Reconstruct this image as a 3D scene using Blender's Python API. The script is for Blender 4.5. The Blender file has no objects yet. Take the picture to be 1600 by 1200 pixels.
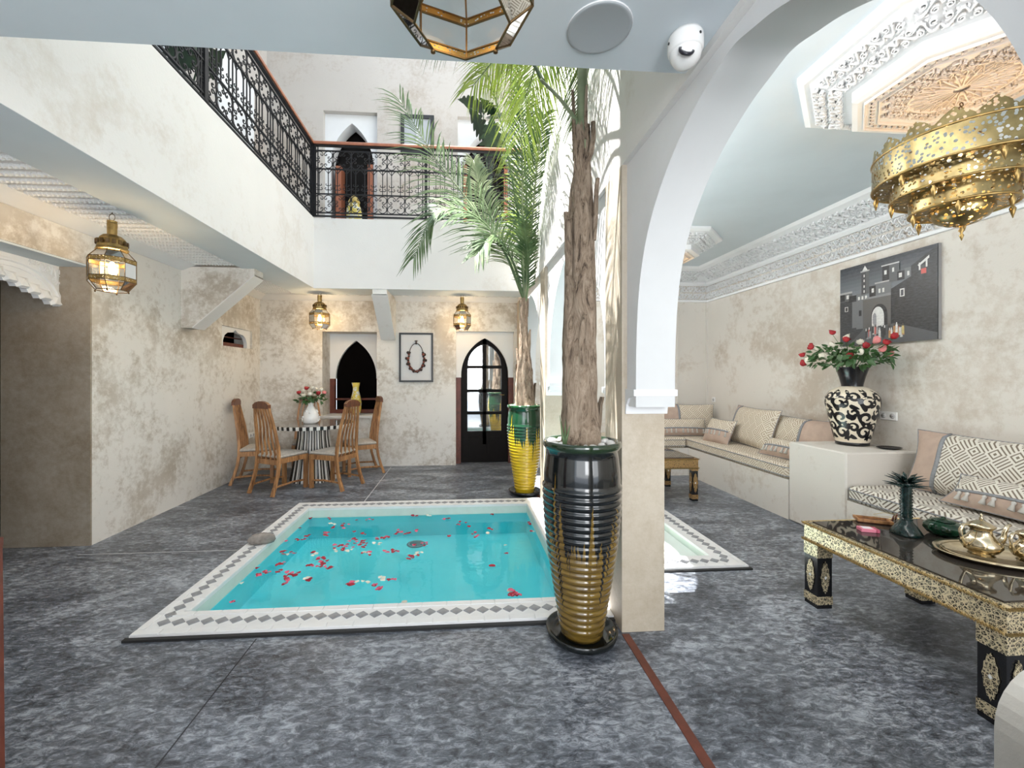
import bpy, math, random
from math import sin, cos, pi, radians, sqrt, atan2
from mathutils import Vector, Matrix
S = bpy.context.scene
COL = S.collection
random.seed(7)

# ------------------------------------------------------------ camera, sky, sun, exposure
TH = math.atan(47/650)
cam_d = bpy.data.cameras.new('camera')
cam_d.sensor_width = 36; cam_d.lens = 650/1600*36
cam_d.shift_x = 31/1600; cam_d.shift_y = -13/1600
cam_d.clip_start = 0.02; cam_d.clip_end = 200
cam = bpy.data.objects.new('camera', cam_d); COL.objects.link(cam)
cam.location = (0, 0, 1.45); cam.rotation_euler = (pi/2, 0, -TH)
S.camera = cam
wd = bpy.data.worlds.new('sky'); S.world = wd; wd.use_nodes = True
bg = wd.node_tree.nodes['Background']
bg.inputs[0].default_value = (0.80, 0.90, 1.0, 1); bg.inputs[1].default_value = 1.15
sun_d = bpy.data.lights.new('sun', 'SUN'); sun_d.energy = 15.0; sun_d.angle = radians(0.6); sun_d.color = (1, .985, .96)
sun = bpy.data.objects.new('sun', sun_d); COL.objects.link(sun)
sun.location = (-3, 3, 12)
sun.rotation_euler = (0, -radians(19), 0)       # high sun from the left, 71 degrees up

def area(name, loc, rot, sx, sy, power, color=(1, 1, 1)):
    d = bpy.data.lights.new(name, 'AREA'); d.shape = 'RECTANGLE'; d.size = sx; d.size_y = sy; d.energy = power; d.color = color
    o = bpy.data.objects.new(name, d); COL.objects.link(o); o.location = loc; o.rotation_euler = rot
    return o
# unseen fill lights added to brighten the covered parts of court and salon
area('rear_fill', (0.0, -2.6, 1.6), (radians(90), 0, 0), 4.5, 2.2, 36, (1, .98, .96))
area('salon_rear_fill', (2.6, -2.6, 1.6), (radians(90), 0, 0), 2.4, 2.2, 24, (1, .98, .95))
area('left_wall_fill', (.84, -.9, 1.7), (radians(88), 0, radians(50)), 1.8, 1.8, 46, (.97, .985, 1))
area('salon_strip_fill', (1.24, 4.5, 2.92), (0, -radians(66), 0), .22, 3.8, 21, (1, .985, .96))
area('salon_strip_fill', (1.24, .6, 2.92), (0, -radians(66), 0), .22, 3.4, 11, (1, .985, .96))
vs = S.view_settings
vs.view_transform = 'Standard'; vs.look = 'None'; vs.gamma = 1; vs.use_curve_mapping = False
vs.exposure = 1.15

# ------------------------------------------------------------ mesh builder
class MB:
    def __init__(s): s.v = []; s.f = []; s.mi = []; s.sm = []
    def add(s, verts, faces, mi=0, sm=False, T=None):
        b = len(s.v)
        for p in verts:
            p = Vector(p)
            if T is not None: p = T(p) if callable(T) else T @ p
            s.v.append(tuple(p))
        for f in faces:
            s.f.append([b+i for i in f]); s.mi.append(mi); s.sm.append(sm)
        return s
    def box(s, x0, x1, y0, y1, z0, z1, mi=0, T=None):
        v = [(x0,y0,z0),(x1,y0,z0),(x1,y1,z0),(x0,y1,z0),(x0,y0,z1),(x1,y0,z1),(x1,y1,z1),(x0,y1,z1)]
        return s.add(v, [(3,2,1,0),(4,5,6,7),(0,1,5,4),(1,2,6,5),(2,3,7,6),(3,0,4,7)], mi, False, T)
    def cbox(s, x0, x1, y0, y1, z0, z1, c=.01, mi=0, T=None):      # chamfered box
        v = []
        for (z, i) in ((z0, c), (z0+c, 0), (z1-c, 0), (z1, c)):
            X0, X1, Y0, Y1 = x0+i, x1-i, y0+i, y1-i
            k = 0 if i else c
            v += [(X0+k,Y0,z),(X1-k,Y0,z),(X1,Y0+k,z),(X1,Y1-k,z),(X1-k,Y1,z),(X0+k,Y1,z),(X0,Y1-k,z),(X0,Y0+k,z)]
        f = [tuple(range(7,-1,-1)), tuple(range(24,32))]
        for r in range(3):
            for i in range(8):
                j = (i+1) % 8; f.append((r*8+i, r*8+j, r*8+8+j, r*8+8+i))
        return s.add(v, f, mi, False, T)
    def lathe(s, prof, seg=32, mi=0, sm=True, T=None, cap=True, sy=1.0, ph=0.0):
        v = []; f = []
        for (r, z) in prof:
            for i in range(seg):
                a = 2*pi*i/seg + ph; v.append((r*cos(a), r*sin(a)*sy, z))
        for k in range(len(prof)-1):
            for i in range(seg):
                j = (i+1) % seg; f.append((k*seg+i, k*seg+j, k*seg+seg+j, k*seg+seg+i))
        if cap:
            f.append(tuple(range(seg-1, -1, -1))); n = (len(prof)-1)*seg; f.append(tuple(range(n, n+seg)))
        return s.add(v, f, mi, sm, T)
    def tube(s, pts, rad, seg=8, mi=0, sm=True, T=None, closed=False, flat=1.0):
        pts = [Vector(p) for p in pts]; n = len(pts)
        if not hasattr(rad, '__len__'): rad = [rad]*n
        v = []; f = []; up = None
        for i in range(n):
            if closed: t = pts[(i+1) % n]-pts[i-1]
            else: t = pts[min(i+1, n-1)]-pts[max(i-1, 0)]
            t.normalize()
            if up is None:
                up = Vector((0,0,1)) if abs(t.z) < .9 else Vector((1,0,0))
            a = t.cross(up)
            if a.length < 1e-6: a = t.orthogonal()
            a.normalize(); b = a.cross(t).normalized(); up = b
            for k in range(seg):
                w = 2*pi*k/seg + pi/seg
                v.append(pts[i] + a*cos(w)*rad[i] + b*sin(w)*rad[i]*flat)
        m = n if closed else n-1
        for i in range(m):
            for k in range(seg):
                l = (k+1) % seg; j = (i+1) % n
                f.append((i*seg+k, i*seg+l, j*seg+l, j*seg+k))
        if not closed:
            f.append(tuple(range(seg-1, -1, -1))); f.append(tuple(range((n-1)*seg, n*seg)))
        return s.add(v, f, mi, sm, T)
    def prism(s, poly, c0, c1, T=None, mi=0):                     # 2D outline extruded along c
        n = len(poly)
        v = [(a, b, c0) for a, b in poly] + [(a, b, c1) for a, b in poly]
        f = [tuple(range(n-1, -1, -1)), tuple(range(n, 2*n))]
        for i in range(n):
            j = (i+1) % n; f.append((i, j, n+j, n+i))
        return s.add(v, f, mi, False, T)
    def ribbon(s, pts, w, t, T=None, mi=0, closed=False, base=0.0):   # raised strip with a ridge on a surface
        n = len(pts); v = []; f = []
        for i in range(n):
            p = Vector(pts[i])
            q0 = Vector(pts[i-1]) if (closed or i) else p
            q1 = Vector(pts[(i+1) % n]) if (closed or i < n-1) else p
            d = q1-q0
            if d.length < 1e-9: d = Vector((1, 0))
            d.normalize(); m = Vector((-d.y, d.x))
            ww = w[i] if hasattr(w, '__len__') else w
            a = p+m*ww/2; b = p-m*ww/2
            a2 = p+m*ww*.28; b2 = p-m*ww*.28
            v += [(a.x,a.y,base),(a2.x,a2.y,t),(b2.x,b2.y,t),(b.x,b.y,base)]
        m_ = n if closed else n-1
        for i in range(m_):
            j = (i+1) % n
            for k in range(3): f.append((i*4+k, i*4+k+1, j*4+k+1, j*4+k))
        return s.add(v, f, mi, False, T)
    def build(s, name, mats, parent=None, loc=None, rot=None, mesh=None):
        me = bpy.data.meshes.new(name); me.from_pydata(s.v, [], s.f)
        if not isinstance(mats, (list, tuple)): mats = [mats]
        for m in mats: me.materials.append(m)
        me.polygons.foreach_set('material_index', s.mi); me.polygons.foreach_set('use_smooth', s.sm)
        me.update()
        o = bpy.data.objects.new(name, me); COL.objects.link(o)
        if loc: o.location = loc
        if rot: o.rotation_euler = rot
        if parent: o.parent = parent
        return o

def tag(o, label=None, cat=None, group=None, kind=None):
    if label: o['label'] = label
    if cat: o['category'] = cat
    if group: o['group'] = group
    if kind: o['kind'] = kind
    return o
def thing(name, label, cat, loc=(0,0,0), rz=0, group=None):
    o = bpy.data.objects.new(name, None); COL.objects.link(o); o.empty_display_size = .1
    o.location = loc; o.rotation_euler = (0, 0, rz)
    return tag(o, label, cat, group)
def struct(name, mb, m, label=None):
    return tag(mb.build(name, m), label, None, None, 'structure')
def dup(root, loc, rz=0, label=None, group=None, scale=None):
    r = root.copy(); COL.objects.link(r); r.location = loc; r.rotation_euler = (0, 0, rz)
    if label: r['label'] = label
    if group: r['group'] = group
    if scale: r.scale = scale
    for ch in list(root.children):
        c = ch.copy(); COL.objects.link(c); c.parent = r
        for g in list(ch.children):
            d = g.copy(); COL.objects.link(d); d.parent = c
    return r
def inst(o, name, parent, loc=None, rot=None, scale=None):
    c = bpy.data.objects.new(name, o.data); COL.objects.link(c); c.parent = parent
    if loc: c.location = loc
    if rot: c.rotation_euler = rot
    if scale: c.scale = scale
    return c
def FR(o, u, v, n):
    o, u, v, n = Vector(o), Vector(u), Vector(v), Vector(n)
    return lambda p: o + u*p.x + v*p.y + n*p.z
def RZ(a, loc=(0,0,0)): return Matrix.Translation(loc) @ Matrix.Rotation(a, 4, 'Z')

# ------------------------------------------------------------ materials
class NT:
    def __init__(s, name):
        s.m = bpy.data.materials.new(name); s.m.use_nodes = True
        s.n = s.m.node_tree.nodes; s.l = s.m.node_tree.links
        s.b = s.n['Principled BSDF']; s.out = s.n['Material Output']
        s.tc = None
    def new(s, t, **kw):
        x = s.n.new(t)
        for k, v in kw.items(): setattr(x, k, v)
        return x
    def co(s, which='Object'):
        if not s.tc: s.tc = s.new('ShaderNodeTexCoord')
        return s.tc.outputs[which]
    def lk(s, a, b): s.l.new(a, b)
    def math(s, op, a, b=None, c=None):
        x = s.new('ShaderNodeMath', operation=op)
        for i, q in enumerate((a, b, c)):
            if q is None: continue
            if isinstance(q, (int, float)): x.inputs[i].default_value = q
            else: s.lk(q, x.inputs[i])
        return x.outputs[0]
    def sep(s, v):
        x = s.new('ShaderNodeSeparateXYZ'); s.lk(v, x.inputs[0]); return x.outputs
    def comb(s, a, b, c):
        x = s.new('ShaderNodeCombineXYZ')
        for i, q in enumerate((a, b, c)):
            if isinstance(q, (int, float)): x.inputs[i].default_value = q
            else: s.lk(q, x.inputs[i])
        return x.outputs[0]
    def mapping(s, v, scale=(1,1,1), rot=(0,0,0)):
        x = s.new('ShaderNodeMapping'); s.lk(v, x.inputs[0]); x.inputs[3].default_value = scale; x.inputs[2].default_value = rot
        return x.outputs[0]
    def noise(s, v, scale, detail=4, rough=.55, dist=0):
        x = s.new('ShaderNodeTexNoise'); s.lk(v, x.inputs['Vector']); x.inputs['Scale'].default_value = scale
        x.inputs['Detail'].default_value = detail; x.inputs['Roughness'].default_value = rough; x.inputs['Distortion'].default_value = dist
        return x.outputs[0]
    def vor(s, v, scale, feature='F1'):
        x = s.new('ShaderNodeTexVoronoi', feature=feature); s.lk(v, x.inputs['Vector']); x.inputs['Scale'].default_value = scale
        return x.outputs['Distance']
    def ramp(s, f, stops):
        x = s.new('ShaderNodeValToRGB'); s.lk(f, x.inputs[0]); e = x.color_ramp.elements
        e[0].position, e[0].color = stops[0][0], (*stops[0][1], 1)
        e[1].position, e[1].color = stops[1][0], (*stops[1][1], 1)
        for p, c in stops[2:]:
            q = e.new(p); q.color = (*c, 1)
        return x.outputs[0]
    def mr(s, f, a, b, c=0.0, d=1.0):
        x = s.new('ShaderNodeMapRange'); s.lk(f, x.inputs[0])
        for i, q in enumerate((a, b, c, d)): x.inputs[i+1].default_value = q
        return x.outputs[0]
    def mix(s, f, a, b):
        x = s.new('ShaderNodeMix', data_type='RGBA')
        if isinstance(f, (int, float)): x.inputs[0].default_value = f
        else: s.lk(f, x.inputs[0])
        for i, q in ((6, a), (7, b)):
            if isinstance(q, tuple): x.inputs[i].default_value = (*q, 1)
            else: s.lk(q, x.inputs[i])
        return x.outputs[2]
    def bump(s, h, strength=.3, dist=.01):
        x = s.new('ShaderNodeBump'); s.lk(h, x.inputs['Height']); x.inputs['Strength'].default_value = strength; x.inputs['Distance'].default_value = dist
        s.lk(x.outputs[0], s.b.inputs['Normal'])
    def set(s, col=None, rough=None, metal=None, **kw):
        for k, v in (('Base Color', col), ('Roughness', rough), ('Metallic', metal)):
            if v is None: continue
            if isinstance(v, tuple): s.b.inputs[k].default_value = (*v, 1)
            elif isinstance(v, (int, float)): s.b.inputs[k].default_value = v
            else: s.lk(v, s.b.inputs[k])
        for k, v in kw.items(): s.b.inputs[k.replace('_', ' ')].default_value = v
        return s.m

def simple(name, col, rough=.5, metal=0, var=0, vs=8, bump=0, bs=40, coat=0):
    t = NT(name); o = t.co()
    if var:
        c2 = tuple(max(0, c*(1-var)) for c in col)
        c = t.mix(t.mr(t.noise(o, vs), .35, .65), col, c2)
    else: c = col
    t.set(c, rough, metal)
    if coat: t.b.inputs['Coat Weight'].default_value = coat
    if bump: t.bump(t.noise(o, bs, 3), bump, .004)
    return t.m
def plaster(name, base, stain, lo=.5, hi=.62, scale=1.1, amt=.75):
    t = NT(name); o = t.co()
    n1 = t.noise(o, scale, 8, .62, .4)
    n2 = t.noise(o, scale*13, 6, .75)
    m = t.math('ADD', t.math('MULTIPLY', n1, .62), t.math('MULTIPLY', n2, .38))
    f = t.math('MULTIPLY', t.mr(m, lo, hi), amt)
    c = t.mix(f, base, stain)
    c = t.mix(t.mr(t.noise(o, 2.6, 5), .4, .75, 0, .5), c, tuple(min(1, b*1.08) for b in base))
    t.set(c, .62)
    t.bump(t.math('ADD', n2, t.noise(o, 60, 3)), .12, .01)
    return t.m
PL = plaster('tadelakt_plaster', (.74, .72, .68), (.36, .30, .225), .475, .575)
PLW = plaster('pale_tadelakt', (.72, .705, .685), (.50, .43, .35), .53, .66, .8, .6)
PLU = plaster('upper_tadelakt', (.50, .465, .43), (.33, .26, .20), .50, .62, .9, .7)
PLC = plaster('column_tadelakt', (.50, .44, .355), (.34, .27, .185), .46, .62, 1.4, .6)
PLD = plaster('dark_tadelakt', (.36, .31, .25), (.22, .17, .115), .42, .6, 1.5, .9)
PLS = plaster('salon_tadelakt', (.66, .63, .58), (.42, .34, .26), .50, .60, .8, .75)
WHITE = simple('white_plaster', (.78, .79, .80), .7, 0, .05, 3)
WHITEC = simple('carved_white_plaster', (.80, .81, .82), .75, 0, .04, 5)
WHITEG = simple('shade_darkened_arch_plaster', (.60, .61, .61), .75, 0, .05, 3)  # white plaster darkened in colour to stand for shade under the near arch
BEAM = simple('cool_white_paint', (.62, .68, .72), .75, 0, .06, 2)
ROSETTE = simple('blush_carved_plaster', (.78, .71, .66), .75, 0, .06, 5)

def floor_mat():
    t = NT('polished_dark_concrete'); o = t.co()
    st = t.mapping(o, (.7, 1.4, 1), (0, 0, .35))
    n1 = t.noise(st, 2.2, 10, .68, .8); n2 = t.noise(st, 24, 8, .78, .6)
    m = t.math('ADD', t.math('MULTIPLY', n1, .40), t.math('MULTIPLY', n2, .60))
    c = t.ramp(m, [(.41, (.032, .037, .048)), (.60, (.40, .43, .48)), (.5, (.13, .144, .170))])
    sc = t.noise(t.mapping(o, (1, 7, 1), (0, 0, .5)), 16, 4, .65, 1.6)
    c = t.mix(t.mr(sc, .60, .70, 0, .6), c, (.46, .47, .50))
    c = t.mix(t.mr(t.noise(st, 5, 6, .7, 1.5), .58, .72, 0, .55), c, (.035, .04, .05))
    t.set(c, t.mr(n2, .3, .7, .28, .5))
    t.bump(n2, .08, .01)
    return t.m
FLOOR = floor_mat()

def glassy(name, tint=(1, 1, 1), gl=.08, rough=.02):
    t = NT(name)
    tr = t.new('ShaderNodeBsdfTransparent'); tr.inputs[0].default_value = (*tint, 1)
    g = t.new('ShaderNodeBsdfGlossy'); g.inputs['Roughness'].default_value = rough
    fr = t.new('ShaderNodeFresnel'); fr.inputs[0].default_value = 1.4
    f = t.math('ADD', fr.outputs[0], gl)
    mx = t.new('ShaderNodeMixShader'); t.lk(f, mx.inputs[0]); t.lk(tr.outputs[0], mx.inputs[1]); t.lk(g.outputs[0], mx.inputs[2])
    t.lk(mx.outputs[0], t.out.inputs[0]); return t.m
GLASS = glassy('clear_glass', (.97, .98, .97), .05)
def water_mat():
    t = NT('pool_water'); o = t.co()
    tr = t.new('ShaderNodeBsdfTransparent'); tr.inputs[0].default_value = (.80, .97, .98, 1)
    g = t.new('ShaderNodeBsdfGlossy'); g.inputs['Roughness'].default_value = .02
    bp = t.new('ShaderNodeBump'); t.lk(t.noise(o, 7, 2), bp.inputs['Height']); bp.inputs['Strength'].default_value = .15; bp.inputs['Distance'].default_value = .01
    fr = t.new('ShaderNodeFresnel'); fr.inputs[0].default_value = 1.33
    t.lk(bp.outputs[0], fr.inputs['Normal']); t.lk(bp.outputs[0], g.inputs['Normal'])
    mx = t.new('ShaderNodeMixShader'); t.lk(fr.outputs[0], mx.inputs[0]); t.lk(tr.outputs[0], mx.inputs[1]); t.lk(g.outputs[0], mx.inputs[2])
    t.lk(mx.outputs[0], t.out.inputs[0]); return t.m
WATER = water_mat()
def pool_paint():
    t = NT('turquoise_pool_render'); o = t.co()
    c = t.ramp(t.noise(o, 1.3, 5, .6), [(.3, (.17, .86, .94)), (.7, (.25, .93, .98))])
    return t.set(c, .6)
POOL = pool_paint()
POOLW = simple('pale_green_pool_wall', (.66, .74, .68), .6, 0, .12, 5)
TILEW = simple('white_tile', (.80, .80, .80), .35, 0, .06, 9)
TILEG = simple('grey_tile', (.30, .31, .33), .35, 0, .25, 14)
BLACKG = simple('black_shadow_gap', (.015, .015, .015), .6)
WOODR = simple('red_brown_wood', (.16, .04, .022), .45, 0, .4, 12)
WOODDK = simple('dark_door_wood', (.006, .004, .0035), .5, 0, .3, 12)
HANDR = simple('copper_brown_handrail', (.42, .15, .08), .35, 0, .25, 14)
IRON = simple('black_wrought_iron', (.012, .012, .014), .5, .3)
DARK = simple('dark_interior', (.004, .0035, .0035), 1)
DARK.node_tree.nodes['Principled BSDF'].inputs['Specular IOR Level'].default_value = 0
WOODDK.node_tree.nodes['Principled BSDF'].inputs['Specular IOR Level'].default_value = .15
def wood(name, c1, c2, sc=(1, 1, .12), s=22):
    t = NT(name); o = t.co()
    n = t.noise(t.mapping(o, sc), s, 6, .6, 1.5)
    c = t.ramp(n, [(.3, c1), (.68, c2)])
    t.set(c, .42); t.bump(n, .1, .003); return t.m
CHAIRW = wood('honey_chair_wood', (.12, .042, .014), (.56, .29, .12))
CHAIRD = wood('dark_crest_wood', (.05, .015, .008), (.22, .08, .035))
SEATF = simple('grey_seat_fabric', (.52, .48, .43), .9, 0, .25, 30, .3, 200)
BRASS = simple('aged_brass', (.50, .34, .13), .32, .9, .45, 18, .2, 60)
BRASSD = simple('dark_brass_edge', (.16, .10, .045), .4, .9, .3, 18)
SILVER = simple('warm_silver_brass', (.70, .60, .42), .16, 1, .35, 14)
def pierced(name, col, scale, thr):
    t = NT(name); o = t.co()
    d = t.vor(o, scale, 'F1')
    a = t.math('LESS_THAN', d, thr)
    bs = t.b; t.set(t.mix(t.mr(t.noise(o, 12), .3, .7), col, tuple(c*.5 for c in col)), .3, .9)
    tr = t.new('ShaderNodeBsdfTransparent'); mx = t.new('ShaderNodeMixShader')
    t.lk(a, mx.inputs[0]); t.lk(bs.outputs[0], mx.inputs[1]); t.lk(tr.outputs[0], mx.inputs[2]); t.lk(mx.outputs[0], t.out.inputs[0])
    return t.m
PIERCE = pierced('pierced_brass', (.36, .28, .13), 42, .37)
PIERCES = pierced('finely_pierced_brass', (.48, .33, .12), 95, .27)
def emit(name, col, st):
    t = NT(name); t.set((1, 1, 1), .4); t.b.inputs['Emission Color'].default_value = (*col, 1); t.b.inputs['Emission Strength'].default_value = st; return t.m
BULB = emit('warm_bulb', (1, .72, .35), 8)
def glaze(name, top, low, band, rim, z0, spread):
    t = NT(name); x, y, z = t.sep(t.co())
    ang = t.math('ARCTAN2', y, x)
    v = t.comb(t.math('MULTIPLY', t.math('COSINE', ang), 3.2), t.math('MULTIPLY', t.math('SINE', ang), 3.2), t.math('MULTIPLY', z, .35))
    n = t.noise(v, 1.9, 2, .5)
    e = t.math('SUBTRACT', z, t.math('SUBTRACT', z0, t.math('MULTIPLY', t.math('SUBTRACT', n, .5), spread)))
    f = t.mr(e, -.015, .015)
    lowc = t.mix(t.mr(t.noise(t.mapping(t.co(), (1, 1, 6)), 9, 4), .35, .7), low, band)
    c = t.mix(f, lowc, top)
    c = t.mix(t.mr(z, 1.045, 1.055), c, rim)
    t.set(c, .12, 0, Coat_Weight=.6, Coat_Roughness=.05); return t.m
POTK = glaze('black_olive_glaze', (.006, .008, .009), (.20, .125, .022), (.085, .05, .012), (.012, .03, .012), .56, 2.0)
POTY = glaze('green_yellow_glaze', (.008, .05, .022), (.72, .50, .015), (.45, .30, .01), (.01, .06, .02), .70, 1.5)
SAUCK = simple('black_glaze', (.008, .01, .01), .12, 0, 0, coat=.6) if False else simple('black_glaze', (.008, .01, .01), .12, 0)
BARK = None
def bark():
    t = NT('palm_bark'); o = t.co()
    n = t.noise(t.mapping(o, (1, 1, .28)), 16, 9, .75, 2.2)
    c = t.ramp(n, [(.36, (.045, .028, .018)), (.68, (.58, .46, .35)), (.47, (.32, .235, .165))])
    t.set(c, .85); t.bump(n, .9, .03); return t.m
BARK = bark()
PEB = simple('white_pebble', (.82, .80, .77), .5, 0, .12, 20)
def leafm(name, c1, c2, rough=.45):
    t = NT(name); c = t.ramp(t.noise(t.co(), 5, 3), [(.35, c1), (.65, c2)]); t.set(c, rough)
    t.b.inputs['Transmission Weight'].default_value = 0
    return t.m
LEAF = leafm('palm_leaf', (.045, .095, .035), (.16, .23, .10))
LEAFY = leafm('yellow_green_palm_leaf', (.16, .25, .03), (.42, .50, .10))  # yellower green for some of the fronds
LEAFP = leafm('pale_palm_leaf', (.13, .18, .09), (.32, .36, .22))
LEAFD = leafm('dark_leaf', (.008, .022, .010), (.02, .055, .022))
LEAFR = leafm('rose_leaf', (.02, .07, .015), (.07, .16, .04))
RED = simple('red_rose', (.42, .012, .02), .6, 0, .4, 30)
CREAM = simple('cream_rose', (.82, .78, .66), .6, 0, .15, 30)
PINKR = simple('pink_rose', (.75, .25, .25), .6, 0, .2, 30)
PORC = simple('white_porcelain', (.86, .86, .85), .2, 0)
BLK = simple('black_lacquer', (.010, .010, .012), .18, 0)
def fret(name, cell, dark, light, box=False):
    t = NT(name); o = t.co()
    x, y, z = t.sep(o)
    if box:
        nx, ny, nz = t.sep(t.co('Normal'))
        az = t.math('GREATER_THAN', t.math('ABSOLUTE', nz), .6); ax = t.math('GREATER_THAN', t.math('ABSOLUTE', nx), .6)
        u = t.math('ADD', t.math('MULTIPLY', x, t.math('SUBTRACT', 1, ax)), t.math('MULTIPLY', z, ax))
        v = t.math('ADD', t.math('MULTIPLY', y, t.math('MAXIMUM', az, ax)), t.math('MULTIPLY', z, t.math('SUBTRACT', 1, t.math('MAXIMUM', az, ax))))
    else: u, v = x, y
    a = t.math('MULTIPLY', t.math('ADD', u, v), .7071/cell); b = t.math('MULTIPLY', t.math('SUBTRACT', u, v), .7071/cell)
    par = t.math('MODULO', t.math('ADD', t.math('ADD', t.math('FLOOR', a), t.math('FLOOR', b)), 1000), 2)
    fa = t.math('FRACT', a); fb = t.math('FRACT', b)
    # square spiral hook: nested L lines whose direction flips from cell to cell
    k3 = t.math('MODULO', t.math('ADD', t.math('ADD', t.math('FLOOR', a), t.math('MULTIPLY', t.math('FLOOR', b), 2)), 3000), 3)
    sq = t.math('MULTIPLY', t.math('MAXIMUM', t.math('ABSOLUTE', t.math('SUBTRACT', fa, .5)), t.math('ABSOLUTE', t.math('SUBTRACT', fb, .5))), 2)
    k0 = t.math('LESS_THAN', k3, .5); k2 = t.math('GREATER_THAN', k3, 1.5); k1 = t.math('SUBTRACT', t.math('SUBTRACT', 1, k0), k2)
    m = t.math('ADD', t.math('ADD', t.math('MULTIPLY', k0, t.math('MULTIPLY', fa, 4)), t.math('MULTIPLY', k1, t.math('MULTIPLY', fb, 4))), t.math('MULTIPLY', k2, t.math('MULTIPLY', sq, 2.0)))
    f = t.math('LESS_THAN', t.math('FRACT', m), .40)
    c = t.mix(f, light, dark)
    t.set(c, .85); t.bump(t.noise(o, 260, 2), .2, .002)
    return t.m
FRET = fret('greek_fret_fabric', .085, (.20, .165, .125), (.70, .67, .60))
FRETB = fret('greek_fret_mattress', .10, (.17, .14, .11), (.68, .65, .58), True)
FRETBEIGE = fret('beige_fret_mattress', .09, (.36, .29, .21), (.66, .60, .50), True)
PINK = simple('dusty_pink_velvet', (.50, .38, .31), .85, 0, .12, 12, .3, 150)
GREYT = simple('grey_braid', (.27, .28, .30), .8, 0, .2, 60)
CREAMF = simple('cream_fabric', (.62, .60, .56), .9, 0, .08, 20)
def lattice(name, gold, dark, scale, thr):
    t = NT(name); o = t.co()
    d = t.vor(o, scale, 'DISTANCE_TO_EDGE'); d2 = t.vor(o, scale*2.3, 'DISTANCE_TO_EDGE')
    f = t.math('MAXIMUM', t.math('LESS_THAN', d, thr), t.math('LESS_THAN', d2, thr*.9))
    t.set(t.mix(f, dark, gold), .4, t.math('MULTIPLY', f, .55)); t.bump(f, .8, .004); return t.m
GILT = lattice('gilt_carved_lattice', (.82, .71, .48), (.03, .022, .012), 48, .075)
GILTD = lattice('copper_carved_lattice', (.42, .26, .11), (.02, .012, .008), 46, .15)
ROPE = simple('gilt_rope', (.66, .48, .20), .35, .7, .4, 90)
def stripes_ang(name, n, c1, c2, rough=.25):
    t = NT(name); x, y, z = t.sep(t.co())
    f = t.math('LESS_THAN', t.math('FRACT', t.math('MULTIPLY', t.math('ARCTAN2', y, x), n/(2*pi))), .5)
    return t.set(t.mix(f, c1, c2), rough)
STRP = stripes_ang('black_white_marquetry', 40, (.74, .72, .68), (.02, .018, .016), .2)
STRT = stripes_ang('tabletop_marquetry', 64, (.30, .27, .24), (.10, .085, .07), .07)
# ------------------------------------------------------------ plaster scrollwork
def spiral(cx, cy, r0, r1, a0, turns, n=14):
    return [(cx+(r0+(r1-r0)*i/n)*cos(a0+turns*2*pi*i/n), cy+(r0+(r1-r0)*i/n)*sin(a0+turns*2*pi*i/n)) for i in range(n+1)]
def motif(mb, T, x0, y0, s, flip=0, w=.055, t=.010, h=None):
    """one arabesque unit in a cell of side s: waving stem, two curls, leaves"""
    h = h or s
    def P(l): return [(x0+a*s, y0+((1-b) if flip else b)*h) for a, b in l]
    W = w*s
    mb.ribbon(P([(i/10, .5+.34*sin(2*pi*i/10)) for i in range(11)]), W*1.3, t, T)
    mb.ribbon(P(spiral(.27, .30, .19, .05, 2.2, -1.35)), W, t, T)
    mb.ribbon(P(spiral(.75, .70, .19, .05, 5.4, -1.35)), W, t, T)
    for (a, b, c, d) in ((.05,.12,.16,.04), (.5,.08,.62,.20), (.88,.10,.97,.28), (.06,.92,.18,.78), (.40,.92,.52,.80), (.60,.42,.52,.26), (.45,.62,.36,.76)):
        mb.ribbon(P([(a, b), ((a+c)/2+.03, (b+d)/2+.03), (c, d)]), [W*.3, W*1.7, W*.3], t*.8, T)
def band(mb, o, u, v, n, L, H, rows=1, t=.010):
    T = FR(o, u, v, n); s = H/rows; k = max(1, round(L/s)); sx = L/k
    for r in range(rows):
        for i in range(k): motif(mb, T, i*sx, r*s, sx, (i+r) % 2, .075, t, s)

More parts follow.
